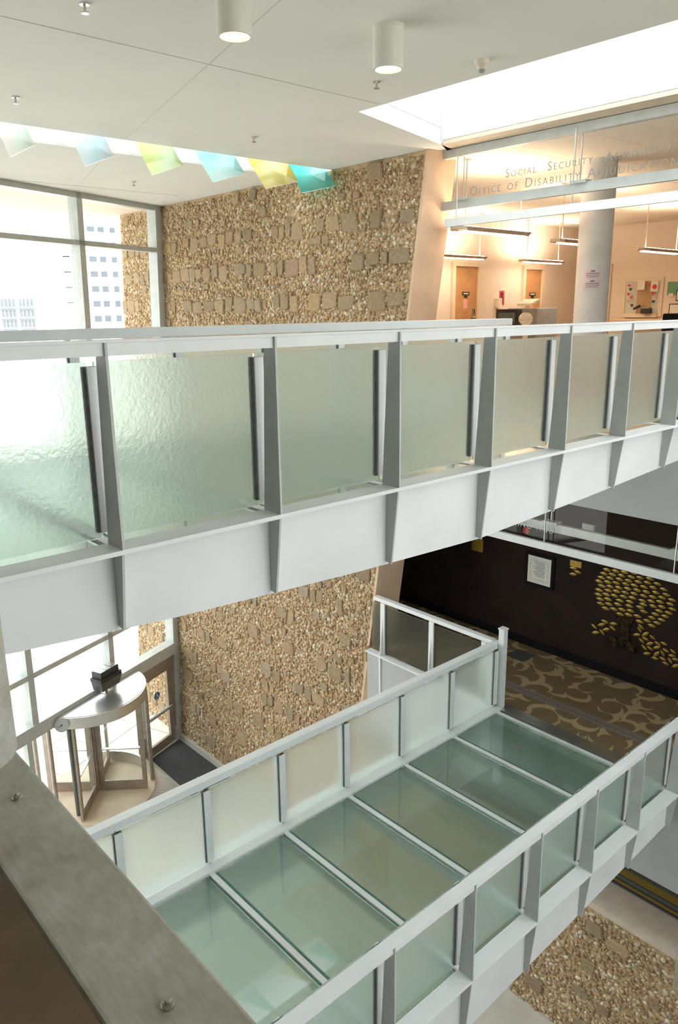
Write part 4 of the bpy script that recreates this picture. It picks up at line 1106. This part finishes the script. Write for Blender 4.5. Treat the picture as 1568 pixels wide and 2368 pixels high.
# ------------------------------------------------------------------ ceiling fittings
def downlight(x, y, lab):
    r = thing('downlight', (x, y, ZC-0.38), lab, 'lamp', 'cylinder downlights on the ceiling')
    MB().tube((x, y, ZC-0.38), (x, y, ZC-0.02), 0.150, 0.130, n=40).build('housing', m_lampwhite, r, smooth=True)
    MB().cyl((x, y, ZC-0.02), (x, y, ZC), 0.155, n=40).build('ceiling_plate', m_lampwhite, r)
    MB().cyl((x, y, ZC-0.34), (x, y, ZC-0.33), 0.129, n=32).build('lamp_disc', m_lampglow, r)
downlight(5.93, 5.87, 'white cylinder downlight between the ceiling edge and the skylight')
downlight(4.26, 6.06, 'white cylinder downlight cut by the top edge of the photo')
labs = ['ceiling sprinkler head near the top left corner', 'ceiling sprinkler head above the leftmost glass fin', 'ceiling sprinkler head above the yellow and turquoise fins', 'ceiling sprinkler head under the whole cylinder downlight', 'ceiling sprinkler head between window wall and glass fins']
sp0 = None
for (px, py), lab in zip(((195, 8), (35, 224), (587, 316), (871, 188), (309, 420)), labs):
    p = onZ(px, py, ZC)
    if sp0 is None:
        sp0 = thing('sprinkler', (p.x, p.y, ZC-0.12), lab, 'sprinkler', 'ceiling sprinkler heads')
        MB().cyl((p.x, p.y, ZC-0.012), (p.x, p.y, ZC), 0.045, n=16).build('escutcheon', m_steel, sp0)
        MB().cyl((p.x, p.y, ZC-0.07), (p.x, p.y, ZC-0.012), 0.012, n=10).build('body', m_chrome, sp0)
        MB().cyl((p.x, p.y, ZC-0.08), (p.x, p.y, ZC-0.07), 0.035, n=12).build('deflector', m_chrome, sp0)
        q0 = p
    else:
        dup_tree(sp0, p-q0, lab)
p = onZ(1115, 138, ZC)
sm = thing('smoke_detector', (p.x, p.y, ZC-0.14), 'white smoke detector with dark slotted tip beside the skylight edge', 'detector')
MB().cyl((p.x, p.y, ZC-0.05), (p.x, p.y, ZC), 0.075, 0.085, n=24).build('base', m_ivory, sm)
MB().cyl((p.x, p.y, ZC-0.10), (p.x, p.y, ZC-0.05), 0.045, 0.065, n=20).build('body', m_ivory, sm)
MB().cyl((p.x, p.y, ZC-0.13), (p.x, p.y, ZC-0.10), 0.03, 0.04, n=16).build('sensor', m_grey, sm)
# coloured glass fins in the ceiling slot
fins = [((25, 363), (79, 335), (-12, 283), (59, 289), (0.80, 0.95, 0.88), (0.90, 0.86, 0.84), 'pale mint'),
        ((198, 384), (263, 360), (160, 303), (240, 315), (0.70, 0.88, 0.95), (0.86, 0.90, 0.95), 'pale blue'),
        ((353, 405), (423, 382), (312, 326), (398, 338), (0.84, 0.92, 0.45), (0.78, 0.93, 0.66), 'lime yellow'),
        ((493, 421), (566, 400), (450, 348), (542, 360), (0.50, 0.90, 0.92), (0.78, 0.92, 0.97), 'light aqua'),
        ((615, 436), (690, 419), (572, 365), (667, 379), (0.97, 0.80, 0.18), (0.90, 0.90, 0.60), 'golden yellow'),
        ((699, 446), (775, 430), (667, 379), (752, 392), (0.12, 0.78, 0.80), (0.40, 0.90, 0.88), 'turquoise')]
for (fl_, nr, tl_, tr_, ca, cb, cname) in fins:
    a = onY(*fl_, 12.63); b = onY(*nr, 11.68); c = onY(*tl_, 12.98); d = onY(*tr_, 12.07)
    a2 = c; b2 = b + (d-b)*((ZC+0.16-b.z)/max(0.05, d.z-b.z))
    nn = (b-a).cross(a2-a).normalized()*0.014
    r = tag(MB().prism([a, b, b2, a2], nn).build('glass_fin', dichroic('dichroic_'+cname.replace(' ', '_'), ca, cb)), cname + ' coloured glass fin hanging in the ceiling slot', 'glass fin', 'coloured glass fins in the ceiling slot')
    MB().prism([a+(a-a2)*0.004, b+(b-b2)*0.004, b+(b-b2)*0.012, a+(a-a2)*0.012], nn).build('polished_edge', simple('pale_glass_edge', (0.85, 0.95, 0.92), 0.3), r)

# ------------------------------------------------------------------ landing under the camera
st(MB().box(-3.95, 0.62, -5, 3.6, ZU-0.9, ZU-0.28).build('floor_landing', m_landing))
kerb = thing('kerb_plate', (0.54, 1.5, ZU-0.02), 'galvanised steel kerb plate with bolts in the lower left foreground', 'plate')
kz = ZU+0.0
MB().box(0.435, 0.652, -3.5, 3.4, kz-0.03, kz).build('plate', m_galv, kerb, bevel=0.008)
for i, (px, py) in enumerate(((40, 1846), (388, 2326))):
    p = onZ(px, py, kz)
    bo = thing('anchor_bolt', (p.x, p.y, kz)); bo.parent = kerb; bo.location = WL[bo]-WL[kerb]
    MB().cyl((p.x, p.y, kz), (p.x, p.y, kz+0.004), 0.0145, n=24).build('washer', m_chrome, bo)
    MB().cyl((p.x, p.y, kz+0.004), (p.x, p.y, kz+0.013), 0.0105, n=6).build('nut', m_chrome, bo)
    MB().cyl((p.x, p.y, kz+0.013), (p.x, p.y, kz+0.018), 0.0065, n=16).build('bolt_end', m_galv, bo)
q = onZ(44, 1735, kz)
po = thing('steel_column', (q.x-0.2, q.y+0.1, kz), 'galvanised round steel column at the left edge standing on the kerb plate', 'column')
MB().cyl((q.x-0.15, q.y+0.085, kz), (q.x-0.15, q.y+0.085, kz+4.0), 0.165, n=48).build('tube', m_galv, po, smooth=True)
# glass guard sheet at the right edge
g0 = onX(1556, 2290, 8.9)
gg = thing('glass_guard', (9.3, g0.y, g0.z), 'pale green glass guard sheet cut by the right edge above the stone base', 'glass')
a = onX(1568, 1985, 8.9); 
MB().prism([(8.9, g0.y, g0.z), (9.6, g0.y-0.6, g0.z), (9.6, g0.y-0.6, g0.z+1.3), (8.9, g0.y, g0.z+1.3)], (0.012, 0.014, 0)).build('sheet', m_guard, gg)

# ------------------------------------------------------------------ far buildings
def far_tower():
    Y = 150.0
    r = thing('apartment_tower', (onY(245, 760, Y).x, Y, ZG), 'washed out white apartment tower with balconies seen through the window', 'building')
    a = onY(108, 760, Y); b = onY(300, 400, Y)
    MB().box(a.x, b.x, Y, Y+22, ZG, b.z+8).build('tower_body', m_bldg, r)
    x0 = onY(196, 600, Y).x; x1 = b.x
    for i in range(9):
        yb = 480 + 34*i - 8
        za = onY(240, yb, Y).z; zb_ = onY(240, yb+17, Y).z
        if zb_ < ZG+2: break
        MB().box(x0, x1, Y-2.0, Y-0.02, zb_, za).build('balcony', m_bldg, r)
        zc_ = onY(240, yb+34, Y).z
        MB().box(x0, x1, Y-0.3, Y-0.01, zc_, zb_).build('balcony_shade', m_bldgshade, r)  # grey slab standing in for the shade between balconies
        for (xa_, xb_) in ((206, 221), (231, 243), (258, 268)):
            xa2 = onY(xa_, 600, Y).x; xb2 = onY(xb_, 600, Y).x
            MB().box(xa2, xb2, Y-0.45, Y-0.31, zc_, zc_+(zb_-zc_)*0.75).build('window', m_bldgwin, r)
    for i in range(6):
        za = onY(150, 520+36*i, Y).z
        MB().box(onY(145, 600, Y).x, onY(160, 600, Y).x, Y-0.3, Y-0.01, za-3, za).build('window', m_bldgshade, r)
def far_block():
    Y = 110.0
    r = thing('office_block', (onY(40, 760, Y).x, Y, ZG), 'washed out low white block with small windows at the left edge', 'building')
    a = onY(-60, 760, Y); b = onY(98, 680, Y)
    MB().box(a.x, b.x, Y, Y+15, ZG, b.z).build('block_body', m_bldg, r)
    w0 = None
    for j in range(3):
        z = onY(40, 700+24*j, Y).z
        for k_ in range(3):
            for i in range(4):
                px = -40+42*k_+9*i
                x = onY(px, 700, Y).x
                if w0 is None:
                    w0 = MB().box(x, x+0.28, Y-0.2, Y-0.01, z-0.5, z+0.5).build('window', m_bldgwin, r); wx0, wz0 = x, z
                else: dup(w0, (x-wx0, 0, z-wz0))
            xa_ = onY(-42+42*k_, 700, Y).x; MB().box(xa_, onY(-8+42*k_, 700, Y).x, Y-0.3, Y-0.01, z-1.0, z-0.7).build('window_sill', m_bldgwin, r)
far_tower(); far_block()
